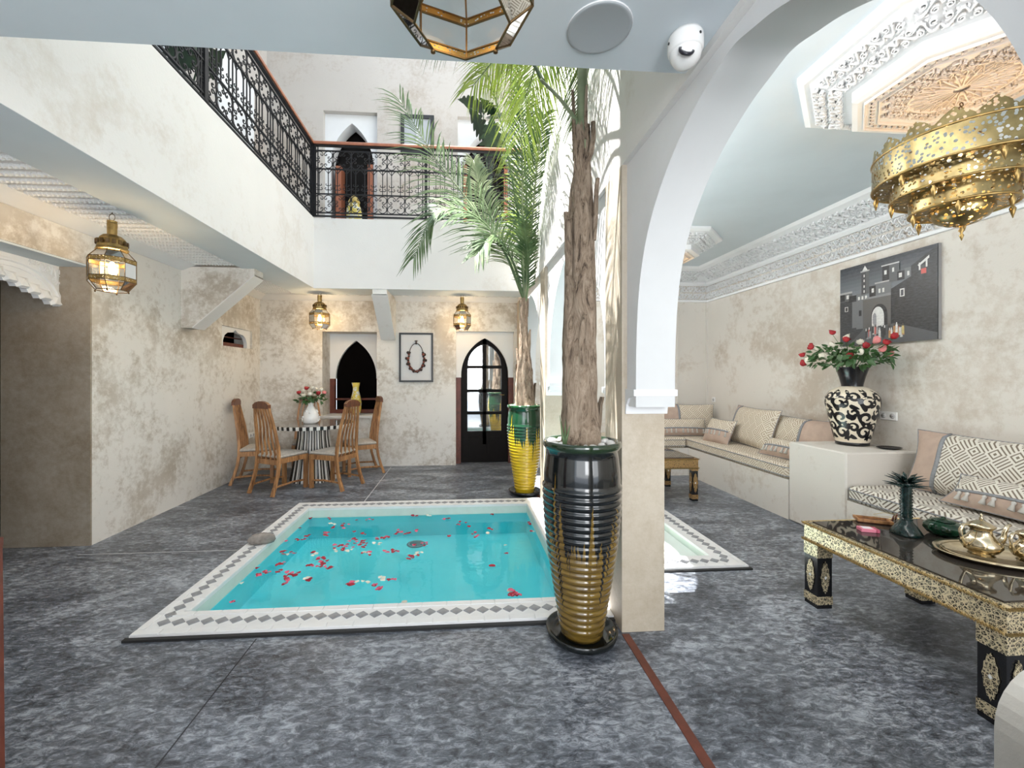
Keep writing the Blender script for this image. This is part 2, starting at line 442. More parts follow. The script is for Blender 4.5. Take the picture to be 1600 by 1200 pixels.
# ------------------------------------------------------------ arches
def arch_prof(hw, zs, za, n=10, pw=1.0, foot=None):
    """half profile from springing to apex: list of (offset, z)"""
    out = []
    if foot is not None: out.append((hw, foot))
    for i in range(n+1):
        a = i/n
        # pointed arch: circular arc whose centre lies beyond the middle line
        out.append((hw*(1-a**1.0)**.62 if a < 1 else 0, zs+(za-zs)*(sin(a*pi/2)**.9)))
    return out
def pointed(hw, zs, za, n=12, foot=None):
    H = za-zs; R = (H*H+hw*hw)/(2*hw); cx = hw-R
    out = [] if foot is None else [(hw, foot)]
    a1 = atan2(H, -cx) if -cx != 0 else pi/2
    for i in range(n+1):
        a = a1*i/n; out.append((max(0, cx+R*cos(a)), zs+R*sin(a)))
    out[-1] = (0, za)
    return out
def arch_wall(mb, axis, u0, u1, z0, z1, c, prof, t0, t1, mi=0, mi_in=0):
    """wall slab between t0 and t1 with an arched opening centred on c; axis 'x' = slab spans x"""
    pts = [(c-d, z) for d, z in prof] + [(c+d, z) for d, z in reversed(prof[:-1])]
    T = (lambda p: Vector((p.x, p.z, p.y))) if axis == 'x' else (lambda p: Vector((p.z, p.x, p.y)))
    zb = pts[0][1]
    for t in (t0, t1):
        vs_, fs_ = [], []
        def q(a, b, c_, d):
            k = len(vs_); vs_.extend([(*a, t), (*b, t), (*c_, t), (*d, t)]); fs_.append((k, k+1, k+2, k+3))
        q((u0, z0), (pts[0][0], z0), (pts[0][0], z1), (u0, z1))
        q((pts[-1][0], z0), (u1, z0), (u1, z1), (pts[-1][0], z1))
        if zb > z0+.005: q((pts[0][0], z0), (pts[-1][0], z0), (pts[-1][0], zb), (pts[0][0], zb))
        for i in range(len(pts)-1):
            a, b = pts[i], pts[i+1]
            if abs(a[0]-b[0]) > 1e-5: q(a, b, (b[0], z1), (a[0], z1))
        mb.add(vs_, fs_, mi, False, T)
    k = len(pts); v = [(a, b, t0) for a, b in pts] + [(a, b, t1) for a, b in pts]
    f = [(i, i+1, k+i+1, k+i) for i in range(k-1)]
    if zb > z0+.005: f.append((k-1, 0, k, 2*k-1))
    mb.add(v, f, mi_in, True, T)
    v = [(u0,z0,t0),(u1,z0,t0),(u1,z1,t0),(u0,z1,t0),(u0,z0,t1),(u1,z0,t1),(u1,z1,t1),(u0,z1,t1)]
    f = [(2,3,7,6),(3,0,4,7),(1,2,6,5)]
    if zb > z0+.005: f.append((0,1,5,4))
    mb.add(v, f, mi, False, T)

# ------------------------------------------------------------ the setting
ZC = 2.67; ZF = 3.65; WX = .93; BY = 6.77; UY = 7.0
fl = MB()
for (x0, x1, y0, y1) in ((-8, 10, -9, 2.42), (-8, -1.81, 2.42, 4.80), (-8, 10, 4.80, 9), (.92, 1.02, 2.42, 4.80),
                         (1.02, 10, 2.42, 2.97), (2.16, 10, 2.97, 4.80)):
    fl.box(x0, x1, y0, y1, -.3, 0)
floor = struct('floor', fl, FLOOR)
j = MB(); j.box(-1.128, -1.118, 4.84, 6.7, .0005, .0015); j.box(-3.1, -1.86, 3.596, 3.604, .0005, .0015)
struct('trim_1', j, simple('pale_floor_joint', (.5, .51, .53), .6))
j = MB(); j.box(-1.133, -1.127, -1.5, 2.38, .0005, .0012)
struct('trim_2', j, simple('dark_floor_joint', (.03, .03, .035), .6))
j = MB(); j.box(.892, .934, -2.5, 2.27, .0, .004); j.box(.90, .94, 4.9, 6.7, .0, .004)
struct('trim_3', j, WOODR)

# lower left wall with the deep opening
w = MB(); w.box(-3.87, -3.16, 3.8, 5.73, 0, ZF); w.box(-3.87, -3.16, 5.73, 6.52, 0, 1.85); w.box(-3.87, -3.16, 5.73, 6.52, 2.12, ZF); w.box(-3.87, -3.16, 6.52, 7.4, 0, ZF); w.box(-3.87, -3.16, -3, 2.2, 0, ZF); w.box(-3.87, -3.16, 2.2, 3.8, 2.39, ZF, 1)
wl = struct('wall_left', w, [PL, PL])
w = MB(); w.box(-3.868, -3.162, 3.785, 3.8, 0, 2.39); w.box(-3.86, -3.17, 2.2, 3.785, 2.375, 2.39, 1)
struct('trim_4', w, [PLD, BEAM])
# dark room beyond the opening
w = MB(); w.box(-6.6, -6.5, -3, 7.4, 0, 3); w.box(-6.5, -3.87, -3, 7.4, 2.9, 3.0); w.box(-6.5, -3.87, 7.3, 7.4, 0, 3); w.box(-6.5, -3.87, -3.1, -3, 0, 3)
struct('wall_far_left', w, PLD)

# lobed plaster arch in the opening
def lobes():
    pts = []; A, B = Vector((3.80, 2.03)), Vector((3.0, 2.22)); 
    n = 9
    base = [(3.80-.8*i/n, 2.02+.20*sin(min(1, i/n*1.0)*pi/2)) for i in range(n+1)]
    out = []
    for i in range(n):
        (a, b), (c, d) = base[i], base[i+1]
        for k in range(6):
            f = k/6; out.append((a+(c-a)*f, b+(d-b)*f + .045*sin(f*pi) - .012))
    out.append(base[-1]); return out
lb = lobes(); m = MB()
lobe_poly = [(3.80, 2.39), (2.2, 2.39), (2.2, 2.05)] + [(2*3.0-y, z) for y, z in lb[:-1]] + list(reversed(lb))
T = lambda p: Vector((-3.46+p.z, p.x, p.y))
m.prism(lobe_poly, 0, .05, T)
lobed = struct('arch_trim', m, WHITEC)
lobed.name = 'trim_5'
m = MB(); T2 = FR((-3.41, 0, 0), (0,1,0), (0,0,1), (1,0,0))
for k in range(8):
    i = k*6
    y0, z0 = lb[min(i+3, len(lb)-1)]
    m.add(*(lambda c: ([(c[0]+dx, c[1]+dy, dz) for dx, dy, dz in ((-.045,-.035,0),(.045,-.035,0),(.045,.05,0),(-.045,.05,0),(-.03,-.02,.028),(.03,-.02,.028),(0,.035,.02))],
        [(0,1,5,4),(1,2,6,5),(2,3,6),(3,0,4,6),(4,5,6)]))((y0, z0)), 0, False, T2)
m.ribbon([(3.40+.39*cos(a), 2.06+.27*sin(a)) for a in [pi*i/16 for i in range(17)]], .03, .014, T2)
m.ribbon([(3.40+.34*cos(a), 2.05+.235*sin(a)) for a in [pi*i/16 for i in range(17)]], .012, .008, T2)
m.ribbon([(3.79, 2.06), (3.79, 2.38), (2.9, 2.38)], .012, .01, T2)
for k in range(9):
    y = 3.76-.09*k; zz = 2.06+.29*sqrt(max(0, 1-((y-3.40)/.40)**2))
    if 2.36-zz > .03: motif(m, T2, y-.045, zz+.01, .085, k % 2, .1, .008, 2.365-zz)
o = m.build('carved_spandrel', WHITEC, lobed)

# back wall, lower floor
w = MB()
w.box(-3.9, -2.21, BY, 7.5, 0, ZF); w.box(-2.21, -1.36, BY, 7.5, 0, .81); w.box(-2.21, -1.36, BY, 7.5, 2.15, ZF)
w.box(-1.36, -.10, BY, 7.5, 0, ZF); w.box(-.10, .85, BY, 7.5, 2.17, ZF); w.box(.85, 1.2, BY, 7.5, 0, ZF)
wb = struct('wall_back', w, PL)
# window niche
w = MB(); arch_wall(w, 'x', -2.21, -1.36, 1.40, 2.15, -1.78, pointed(.335, 1.42, 2.04, 12, 1.401), 7.16, 7.22)
win = struct('window_1', w, WHITE, 'white pointed arch over the dark opening')
m = MB(); m.box(-2.22, -2.13, 7.15, 7.24, .82, 1.40); m.box(-1.44, -1.35, 7.15, 7.24, .82, 1.40); m.box(-2.13, -1.44, 7.15, 7.24, .82, .88)
m.box(-2.13, -1.44, 7.17, 7.20, 1.04, 1.07)
m.build('window_frame', WOODR, win)
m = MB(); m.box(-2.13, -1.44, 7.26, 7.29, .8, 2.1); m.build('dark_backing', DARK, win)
m = MB(); m.box(-2.24, -1.33, 6.72, 7.15, .78, .815); m.build('window_sill', PLW, win)
# arched door
w = MB(); arch_wall(w, 'x', -.10, .85, 1.42, 2.17, .375, pointed(.39, 1.46, 2.07, 12, 1.421), 6.86, 6.93)
door = struct('door_1', w, WHITE, 'white pointed arch round the door')
m = MB()
for (a, b) in ((-.10, -.02), (.77, .85)): m.box(a, b, 6.88, 7.0, 0, 1.43); 
m.prism([(-.10, 1.42), (-.03, 1.50), (-.02, 1.42)], 6.88, 6.95, lambda p: Vector((p.x, p.z, p.y)))
m.build('door_jamb', WOODR, door)
dm = MB()
Yd0, Yd1 = 6.97, 7.03
dm.box(-.02, .09, Yd0, Yd1, 0, 2.12); dm.box(.66, .77, Yd0, Yd1, 0, 2.12)
dm.box(.345, .405, Yd0, Yd1, .3, 2.12); dm.box(.09, .66, Yd0, Yd1, 0, .52)
for z in (.80, 1.17, 1.57): dm.box(.09, .66, Yd0, Yd1, z, z+.05)
dm.prism([(.09, 2.14), (.09, 1.62)] + [(.375-d*.98, z-.0) for d, z in pointed(.285, 1.62, 1.98, 8)] + [(.375, 2.14)], Yd0, Yd1, lambda p: Vector((p.x, p.z, p.y)))
dm.prism([(.66, 2.14), (.375, 2.14)] + list(reversed([(.375+d*.98, z) for d, z in pointed(.285, 1.62, 1.98, 8)])) + [(.66, 1.62)], Yd0, Yd1, lambda p: Vector((p.x, p.z, p.y)))
dm.box(.12, .32, 6.955, 6.97, .1, .42); dm.box(.43, .63, 6.955, 6.97, .1, .42)
leaf = dm.build('door_leaf', WOODDK, door)
MIR = NT('reflective_door_glass'); MIR = MIR.set((.75, .78, .8), .03, .9)
for (x0, x1) in ((.09, .345), (.405, .66)):
    for (z0, z1) in ((.52, .80), (.85, 1.17), (1.22, 1.57), (1.62, 1.98)):
        p = MB(); p.box(x0, x1, 7.005, 7.012, z0, z1); p.build('pane', MIR, leaf)
m = MB(); m.tube([(.70, 6.93, 1.13), (.70, 6.90, 1.13), (.64, 6.90, 1.13)], .008); m.build('door_handle', BRASS, leaf)
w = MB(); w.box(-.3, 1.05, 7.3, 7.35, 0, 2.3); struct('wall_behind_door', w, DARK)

# left wall small arched window above the dining corner
w = MB(); arch_wall(w, 'y', 5.73, 6.52, 1.85, 2.12, 6.12, [(.31, 1.851), (.31, 1.93), (.27, 2.0), (.2, 2.04), (.06, 2.055), (.03, 2.075), (0, 2.095)], -3.24, -3.19)
win = struct('window_2', w, WHITE, 'small white arched opening high on the left wall')
m = MB(); m.box(-3.34, -3.25, 5.75, 6.5, 1.85, 1.91); m.box(-3.34, -3.3, 5.75, 6.5, 1.99, 2.0); m.build('window_frame', WOODR, win)
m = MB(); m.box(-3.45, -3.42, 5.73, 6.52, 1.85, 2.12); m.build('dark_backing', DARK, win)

# gallery beams, soffits and ceilings of the courtyard
w = MB(); w.box(-2.50, -2.062, -3, 5.962, ZC, 2.80, 1); w.box(-2.50, .9, 5.962, 6.40, ZC, 2.80, 1)
w.box(-2.071, -2.06, 1.62, 5.96, ZC+.001, ZF, 0); w.box(-2.071, .9, 5.96, 5.973, ZC+.001, ZF, 0)
w.box(-3.9, -2.072, -3, 7.0, 2.80, ZF-.01, 1); w.box(-2.072, .9, 5.974, 7.0, 2.80, ZF-.01, 1)
struct('balcony_slab', w, [PLW, BEAM])
w = MB(); w.box(-3.16, WX, -3, 1.62, ZC, ZF, 0)
near_ceiling = struct('ceiling', w, BEAM)
w = MB(); w.box(-3.16, -2.5, -3, 6.77, 2.735, 2.80); w.box(-3.16, .9, 6.40, 6.77, 2.735, 2.80)
soff = struct('ceiling_soffit', w, WHITEC)
# carved ribs across the soffit
def rib_mesh(L):
    m = MB(); m.prism([(-.032, .04), (.032, .04), (.018, .0), (-.018, .0)], 0, L, lambda p: Vector((p.z, p.x, p.y)))
    n = int(L/.03)
    for i in range(n):
        x = (i+.5)*L/n; m.add([(x-.011,-.03,.012),(x+.011,-.03,.012),(x,-.008,-.014),(x-.011,.012,.012),(x+.011,.012,.012)], [(0,1,2),(1,4,2),(4,3,2),(3,0,2)])
    return m
rb = None; k = 0
for i in range(44):
    y = 2.3+i*.1
    if 4.9 < y < 5.16: continue
    if y > 6.5: break
    if rb is None: rb = rib_mesh(.50).build('carved_rib', WHITEC, soff, (-3.0, y, 2.70))
    else: inst(rb, 'carved_rib', soff, (-3.0, y, 2.70))
rb = None
for i in range(34):
    x = -2.42+i*.1
    if -1.3 < x < -1.0: continue
    if rb is None: rb = rib_mesh(.22).build('carved_rib', WHITEC, soff, (x, 6.40, 2.70), (0, 0, pi/2))
    else: inst(rb, 'carved_rib', soff, (x, 6.40, 2.70), (0, 0, pi/2))
# cove crown between wall and soffit
w = MB(); pr = [(0, 2.64), (.02, 2.64), (.16, 2.70), (.16, 2.735), (0, 2.735)]
w.prism(pr, -3, 6.77, lambda p: Vector((-3.16+p.x, p.z, p.y)))
w.prism(pr, -3.16, .9, lambda p: Vector((p.z, BY-p.x, p.y)))
struct('trim_6', w, WHITE)
# corbels
def corbel(name, T, lab):
    m = MB(); m.prism([(0, 2.68), (0, 1.99), (.13, 1.99), (.80, 2.59), (.80, 2.68)], 0, .2, T)
    o = m.build(name, PL); tag(o, None, None, None, 'structure')
    e = MB(); e.prism([(.128, 1.985), (.80, 2.585), (.80, 2.60), (.128, 2.0)], -.012, .212, T); e.build('corbel_edge', PLW, o)
corbel('corbel', lambda p: Vector((-3.16+p.x, 4.93+p.z, p.y)), '')
corbel('corbel', lambda p: Vector((-1.26+p.z, BY-p.x, p.y+.03*(p.y < 2.1))), '')

# upper floor walls
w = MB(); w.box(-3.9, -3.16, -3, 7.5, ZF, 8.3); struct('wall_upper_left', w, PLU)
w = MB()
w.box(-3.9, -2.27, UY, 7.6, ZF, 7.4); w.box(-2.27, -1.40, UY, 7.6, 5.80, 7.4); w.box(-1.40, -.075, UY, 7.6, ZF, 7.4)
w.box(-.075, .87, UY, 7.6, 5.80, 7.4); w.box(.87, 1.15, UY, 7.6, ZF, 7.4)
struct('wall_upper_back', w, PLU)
for n, (x0, x1, cx, hw, za) in enumerate(((-2.27, -1.40, -1.83, .35, 5.66), (-.075, .87, .41, .39, 5.62))):
    w = MB(); arch_wall(w, 'x', x0, x1, ZF, 5.80, cx, pointed(hw, 4.95, za, 12, ZF+.001), 7.09, 7.34)
    d = struct('door_%d' % (n+2), w, WHITE)
    m = MB()
    if n == 0:
        m.box(x0+.17, x0+.26, 7.10, 7.33, ZF, 4.95); m.box(x1-.16, x1-.08, 7.02, 7.08, ZF, 4.95)
    else: m.box(x0+.1, x0+.16, 7.02, 7.08, ZF, 5.0); m.box(x1-.16, x1-.1, 7.02, 7.08, ZF, 5.0)
    m.build('door_frame', simple('orange_brown_wood_%d' % n, (.30, .10, .05), .5), d)
    m = MB(); m.box(x0, x1, 7.40, 7.45, ZF, 5.8); m.build('dark_backing', WOODDK, d)
# upper left: white window panels behind the railing
w = MB(); arch_wall(w, 'y', 3.2, 4.9, ZF, 5.9, 4.05, pointed(.6, 4.7, 5.5, 12, ZF+.001), -3.16, -3.12)
w4 = struct('window_3', w, WHITE)
m = MB(); m.box(-3.159, -3.15, 3.4, 4.7, ZF, 5.5); m.build('window_shade', simple('grey_blue_panel', (.42, .46, .50), .6), w4)
w = MB(); w.box(-3.16, -3.12, 5.6, 6.5, ZF, 5.75); struct('window_4', w, WHITE)
# unseen slabs added high above, placed to set where sunlight enters the court
w = MB(); w.box(-3.9, -2.06, -3, 7.6, 8.0, 8.3); w.box(-2.06, 1.15, -3, 2.33, 7.3, 7.6); struct('unseen_shade_slabs', w, WHITE)

# courtyard / salon arcade wall
w = MB()
w.box(.90, 1.15, -3, 7.5, 2.64, 6.6, 1)                    # wall above the arches
for (a, b) in ((-3, .52), (2.29, 2.56), (4.48, 4.75), (6.55, 6.78)): w.box(.90, 1.148, a, b, 0, 2.64, 0)
struct('wall_arcade', w, [PLC, PLW])
w = MB()
near_prof0 = [(.80, 1.28), (.80, 1.37), (.795, 1.6), (.77, 1.85), (.72, 2.04), (.64, 2.20), (.52, 2.34), (.38, 2.45), (.22, 2.53), (.1, 2.565), (0, 2.585)]
def smooth_prof(P, k=5):
    q = [P[0]]+P+[(-P[-2][0], P[-2][1])]; out = []
    for i in range(1, len(q)-2):
        a, b, c, d = [Vector(p) for p in (q[i-1], q[i], q[i+1], q[i+2])]
        for j in range(k):
            u = j/k; v = .5*((2*b)+(c-a)*u+(2*a-5*b+4*c-d)*u*u+(3*b-a-3*c+d)*u**3); out.append((max(0, v.x), v.y))
    return out+[P[-1]]
near_prof = smooth_prof(near_prof0)
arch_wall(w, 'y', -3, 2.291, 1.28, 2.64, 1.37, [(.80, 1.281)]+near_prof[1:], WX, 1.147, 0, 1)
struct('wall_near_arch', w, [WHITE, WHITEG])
for n, (a, b) in enumerate(((2.559, 4.481), (4.749, 6.551))):
    w = MB(); c = (a+b)/2; hw = (b-a)/2-.10
    arch_wall(w, 'y', a, b, 1.28, 2.64, c, pointed(hw, 1.55, 2.56, 12, 1.281), WX, 1.147)
    struct('wall_arch_%d' % (n+1), w, WHITE)
# capitals: small stepped plaster brackets under each springing
def capital(y, sgn):
    m = MB(); T = lambda p: Vector((p.z, y+sgn*p.x, p.y))
    m.prism([(0, 1.235), (.012, 1.235), (.022, 1.29), (.05, 1.325), (.085, 1.335), (.125, 1.34), (.125, 1.375), (0, 1.375)], WX-.012, 1.16, T)
    m.build('capital', WHITE)['kind'] = 'structure'
capital(2.292, -1)
for a, b in ((2.56, 4.48), (4.75, 6.55)): capital(a, 1); capital(b, -1)

# salon shell
w = MB(); w.box(3.98, 4.3, -3, 6.8, 0, 3.5); struct('wall_right', w, PLS)
w = MB(); w.box(1.15, 4.3, 6.5, 6.8, 0, 3.5); struct('wall_salon_back', w, PLS)
w = MB(); w.box(3.462, 3.485, 6.475, 6.5, 0, 2.66); w.box(3.955, 3.98, 6.475, 6.5, .4, 2.66); struct('trim_7', w, PLS)
w = MB(); w.box(1.15, 4.3, -3, 6.8, 3.13, 3.5); struct('ceiling_salon', w, BEAM)
# carved frieze: wall band, slanted cove band, plain mouldings
cv = MB()
def moulding(mb, pr, a0, a1, side):
    if side == 'r': mb.prism(pr, a0, a1, lambda p: Vector((3.98-p.x, p.z, p.y)))
    else: mb.prism(pr, a0, a1, lambda p: Vector((p.z, 6.5-p.x, p.y)))
for side, a0, a1 in (('r', -1, 6.5), ('b', 1.15, 3.98)):
    moulding(cv, [(0, 2.64), (.03, 2.64), (.035, 2.665), (.015, 2.68), (0, 2.68)], a0, a1, side)
    moulding(cv, [(0, 2.90), (.02, 2.90), (.055, 2.93), (.055, 2.955), (0, 2.955)], a0, a1, side)
    moulding(cv, [(0, 2.955), (.04, 2.955), (.30, 3.09), (.30, 3.13), (0, 3.13)], a0, a1, side)
    moulding(cv, [(.28, 3.08), (.33, 3.10), (.36, 3.13), (.28, 3.13)], a0, a1, side)
frz = struct('trim_8', cv, WHITEC)
b1 = MB(); band(b1, (3.98, .6, 2.68), (0,1,0), (0,0,1), (-1,0,0), 5.9, .22, 2, .026)
q = Vector((-.26, 0, .135)).normalized()
band(b1, (3.94, .6, 2.957), (0,1,0), q, Vector((-q.z, 0, q.x)), 5.7, .27, 2, .022)
o = b1.build('carved_scrollwork', WHITEC, frz); o['kind'] = 'stuff'
b2 = MB(); band(b2, (1.15, 6.5, 2.68), (1,0,0), (0,0,1), (0,-1,0), 2.8, .22, 2, .026)
q = Vector((0, -.26, .135)).normalized()
band(b2, (1.15, 6.46, 2.957), (1,0,0), q, Vector((0, -q.z, q.y)), 2.6, .27, 2, .022)
o = b2.build('carved_scrollwork', WHITEC, frz); o['kind'] = 'stuff'

# carved octagonal ceiling rosettes
def octagon(cx, cy, R, label):
    """R = apothem; stepped plaster frame that hangs a little below the ceiling"""
    root = thing('ceiling_rosette', label, 'ceiling ornament', (cx, cy, 3.13), 0, 'carved plaster ceiling rosettes')
    k = 1/cos(pi/8)
    prof = [(R+.0, 0), (R, -.03), (R-.03, -.045), (R-.055, -.045), (R-.21, -.13), (R-.235, -.135), (R-.235, -.19), (R-.26, -.20), (R-.29, -.20), (.001, -.20)]
    m = MB(); m.lathe([(r*k, z) for r, z in reversed(prof)], 8, 0, False, None, False, 1, pi/8)
    m.build('frame', WHITEC, root)
    m = MB()
    for s in range(8):
        a = s*pi/4; d = Vector((cos(a), sin(a), 0)); tdir = Vector((-sin(a), cos(a), 0))
        o0 = d*(R-.06)+Vector((0, 0, -.047)); vv = (d*(-.15)+Vector((0, 0, -.083))).normalized()
        L = 2*(R-.14)*math.tan(pi/8); nn = Vector((0,0,0))-(vv.cross(tdir)).normalized()*(-1)
        if nn.z > 0: nn = -nn
        band(m, o0-tdir*L/2, tdir, vv, nn, L, .165, 2, .022)
    o = m.build('carved_border', WHITEC, root); o['kind'] = 'stuff'
    m = MB(); Ri = R-.30; T = FR((0, 0, -.20), (1,0,0), (0,1,0), (0,0,-1))
    hx = lambda x, y: max(abs(x*cos(a)+y*sin(a)) for a in (0, pi/4, pi/2, 3*pi/4))
    for rr in (Ri+.01, Ri-.05): m.ribbon([(rr*k*cos(pi/8+i*pi/4), rr*k*sin(pi/8+i*pi/4)) for i in range(8)], .012, .014, T, 0, True)
    nb = 56
    for i in range(nb):      # beaded border
        a = 2*pi*i/nb; r = (Ri-.02)/max(abs(cos(a-b)) for b in [j*pi/4 for j in range(8)]); x, y = r*cos(a), r*sin(a)
        m.ribbon([(x-.012, y-.006), (x, y+.008), (x+.012, y-.006)], .008, .012, T)
    s_ = .062; n_ = int(Ri*2/s_)+1
    for i in range(n_):
        for j_ in range(n_):
            x = -Ri+i*s_; y = -Ri+j_*s_; c = (x+s_/2, y+s_/2)
            if hx(*c) < Ri-.085 and c[0]**2+c[1]**2 > (.19)**2: motif(m, T, x, y, s_, (i+j_) % 2, .10, .018)
    for i in range(24):
        a = 2*pi*i/24; m.ribbon([(.03*cos(a), .03*sin(a)), (.17*cos(a), .17*sin(a))], .008, .014, T)
        b = a+2*pi/24*3; m.ribbon([(.19*cos(a), .19*sin(a)), (.10*cos((a+b)/2), .10*sin((a+b)/2)), (.19*cos(b), .19*sin(b))], .007, .012, T)
    m.ribbon([(.195*cos(2*pi*i/32), .195*sin(2*pi*i/32)) for i in range(32)], .012, .014, T, 0, True)
    o = m.build('carved_centre', ROSETTE, root); o['kind'] = 'stuff'
    return root
octagon(2.55, 1.95, .66, 'large octagonal carved plaster rosette above the near chandelier')
octagon(2.52, 5.15, .66, 'octagonal carved plaster rosette far back, mostly hidden behind the arch')
# ------------------------------------------------------------ pool
WZ = -.075; PB = -.27
p = MB()
def shell(x0, x1, y0, y1, zb, m_side, m_bot):
    q = MB(); v = [(x0,y0,zb),(x1,y0,zb),(x1,y1,zb),(x0,y1,zb),(x0,y0,.0),(x1,y0,.0),(x1,y1,.0),(x0,y1,.0)]
    q.add(v, [(0,1,2,3)], 1); q.add(v, [(4,5,1,0),(5,6,2,1),(6,7,3,2),(7,4,0,3)], 0)
    return q
q = shell(-1.64, .72, 2.64, 4.60, -.30, 0, 1)
q.box(-1.64, .72, 2.64, 3.72, -.30, PB, 1)
# upper part of the basin walls shows pale above the waterline, turquoise below
for (x0, x1, y0, y1) in ((-1.645, -1.635, 2.64, 4.6), (.715, .725, 2.64, 4.6), (-1.64, .72, 4.595, 4.605), (-1.64, .72, 2.635, 2.645)):
    q.box(x0, x1, y0, y1, -.30, WZ-.005, 1)
pool = struct('pool_basin', q, [POOLW, POOL])
w = MB(); w.add([(-1.636,2.644,WZ),(.716,2.644,WZ),(.716,4.596,WZ),(-1.636,4.596,WZ)],[(0,1,2,3)]); wt = w.build('water', WATER, pool)
m = MB(); m.lathe([(.09, 0), (.095, .006), (.07, .010), (.068, .004)], 28, 0, True, None, False)
for i in range(-4, 5): m.box(-.062, .062, i*.014-.003, i*.014+.003, .004, .008)
m.build('drain_grate', simple('grey_drain', (.25, .32, .34), .5), pool, (-.476, 4.36, -.299))
q = shell(1.22, 1.96, 3.17, 4.62, -.13, 0, 1)
q.box(1.64, 1.96, 3.17, 4.62, -.13, -.05, 1)
basin2 = struct('shallow_basin', q, [POOLW, simple('pale_basin_floor', (.72, .80, .76), .6)])
w = MB(); w.add([(1.222,3.172,-.08),(1.958,3.172,-.08),(1.958,4.618,-.08),(1.222,4.618,-.08)],[(0,1,2,3)]); w.build('water', WATER, basin2)

# coping: slabs with a raised lip, diamond tiles and edge tiles
cz = .028
c = MB()
def ring(mb, X0, X1, Y0, Y1, x0, x1, y0, y1, z0, z1):
    mb.box(X0, X1, Y0, y0, z0, z1); mb.box(X0, X1, y1, Y1, z0, z1); mb.box(X0, x0, y0, y1, z0, z1); mb.box(x1, X1, y0, y1, z0, z1)
ring(c, -1.82, .90, 2.415, 4.81, -1.64, .72, 2.64, 4.60, .0002, cz-.004)
cop = struct('pool_coping', c, TILEW)
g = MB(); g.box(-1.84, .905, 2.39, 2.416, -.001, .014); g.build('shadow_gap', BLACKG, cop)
c = MB(); ring(c, 1.02, 2.15, 2.98, 4.81, 1.22, 1.96, 3.17, 4.62, .0002, cz-.004)
cop2 = struct('basin_coping', c, TILEW)
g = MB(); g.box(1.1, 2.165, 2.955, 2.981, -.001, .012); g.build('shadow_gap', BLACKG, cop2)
def diamond(a, b):
    m = MB(); m.add([(-a,0,0),(0,-b,0),(a,0,0),(0,b,0),(-a*.94,0,.005),(0,-b*.94,.005),(a*.94,0,.005),(0,b*.94,.005)],
                    [(4,5,6,7),(0,1,5,4),(1,2,6,5),(2,3,7,6),(3,0,4,7)]); return m
def slab(sx, sy):
    m = MB(); m.cbox(-sx/2, sx/2, -sy/2, sy/2, 0, .006, .0015); return m
dm_ = None; sl = {}
def dtile(par, x, y, rz=0):
    global dm_
    if dm_ is None: dm_ = diamond(.0385, .036).build('tile', TILEG, par, (x, y, cz-.004))
    else: inst(dm_, 'tile', par, (x, y, cz-.004), (0, 0, rz))
def stile(par, x, y, sx, sy):
    k = (round(sx, 3), round(sy, 3))
    if k not in sl: sl[k] = slab(sx, sy).build('tile', TILEW, par, (x, y, cz-.005))
    else: inst(sl[k], 'tile', par, (x, y, cz-.005))
n = 32
for i in range(n): dtile(cop, -1.715+.08*i, 2.53)
for i in range(28): dtile(cop, -1.73, 2.61+.08*i-.0, pi/2) if i < 26 else None
for i in range(31): dtile(cop, -1.715+.08*i, 4.705)
for i in range(24): dtile(cop, .81, 2.66+.08*i, pi/2)
for i in range(9): dtile(cop2, 1.38+.08*i, 3.075)
for i in range(20): dtile(cop2, 2.055, 3.14+.08*i, pi/2)
t = .15
for i in range(18): stile(cop, -1.745+t*i, 2.441, t-.006, .046)
for i in range(16): stile(cop, -1.67+t*i, 2.615, t-.004, .044)
for i in range(15): stile(cop, -1.797, 2.545+t*i, .04, t-.006)
for i in range(13): stile(cop, -1.660, 2.72+t*i, .036, t-.004)
for i in range(13): stile(cop, .735, 2.72+t*i, .026, t-.004)
for i in range(7): stile(cop2, 1.15+t*i, 3.003, t-.006, .04)
for i in range(12): stile(cop2, 2.127, 3.07+t*i, .036, t-.006)
# loose rock on the left edge
m = MB(); rs = random.Random(3)
vv = []; 
m.lathe([(.02, -.035), (.085, -.03), (.115, -.002), (.10, .028), (.05, .046), (.01, .05)], 12, 0, True, None, True, .55)
m.v = [(x*(1+rs.uniform(-.12, .12)), y*(1+rs.uniform(-.15, .15)), z*(1+rs.uniform(-.1, .2))) for x, y, z in m.v]
tag(m.build('rock', simple('grey_brown_rock', (.36, .32, .29), .9, 0, .4, 14, .6, 30), None, (-1.70, 3.68, .055), (0, 0, .1)), 'rough grey brown rock lying on the left pool edge', 'rock')

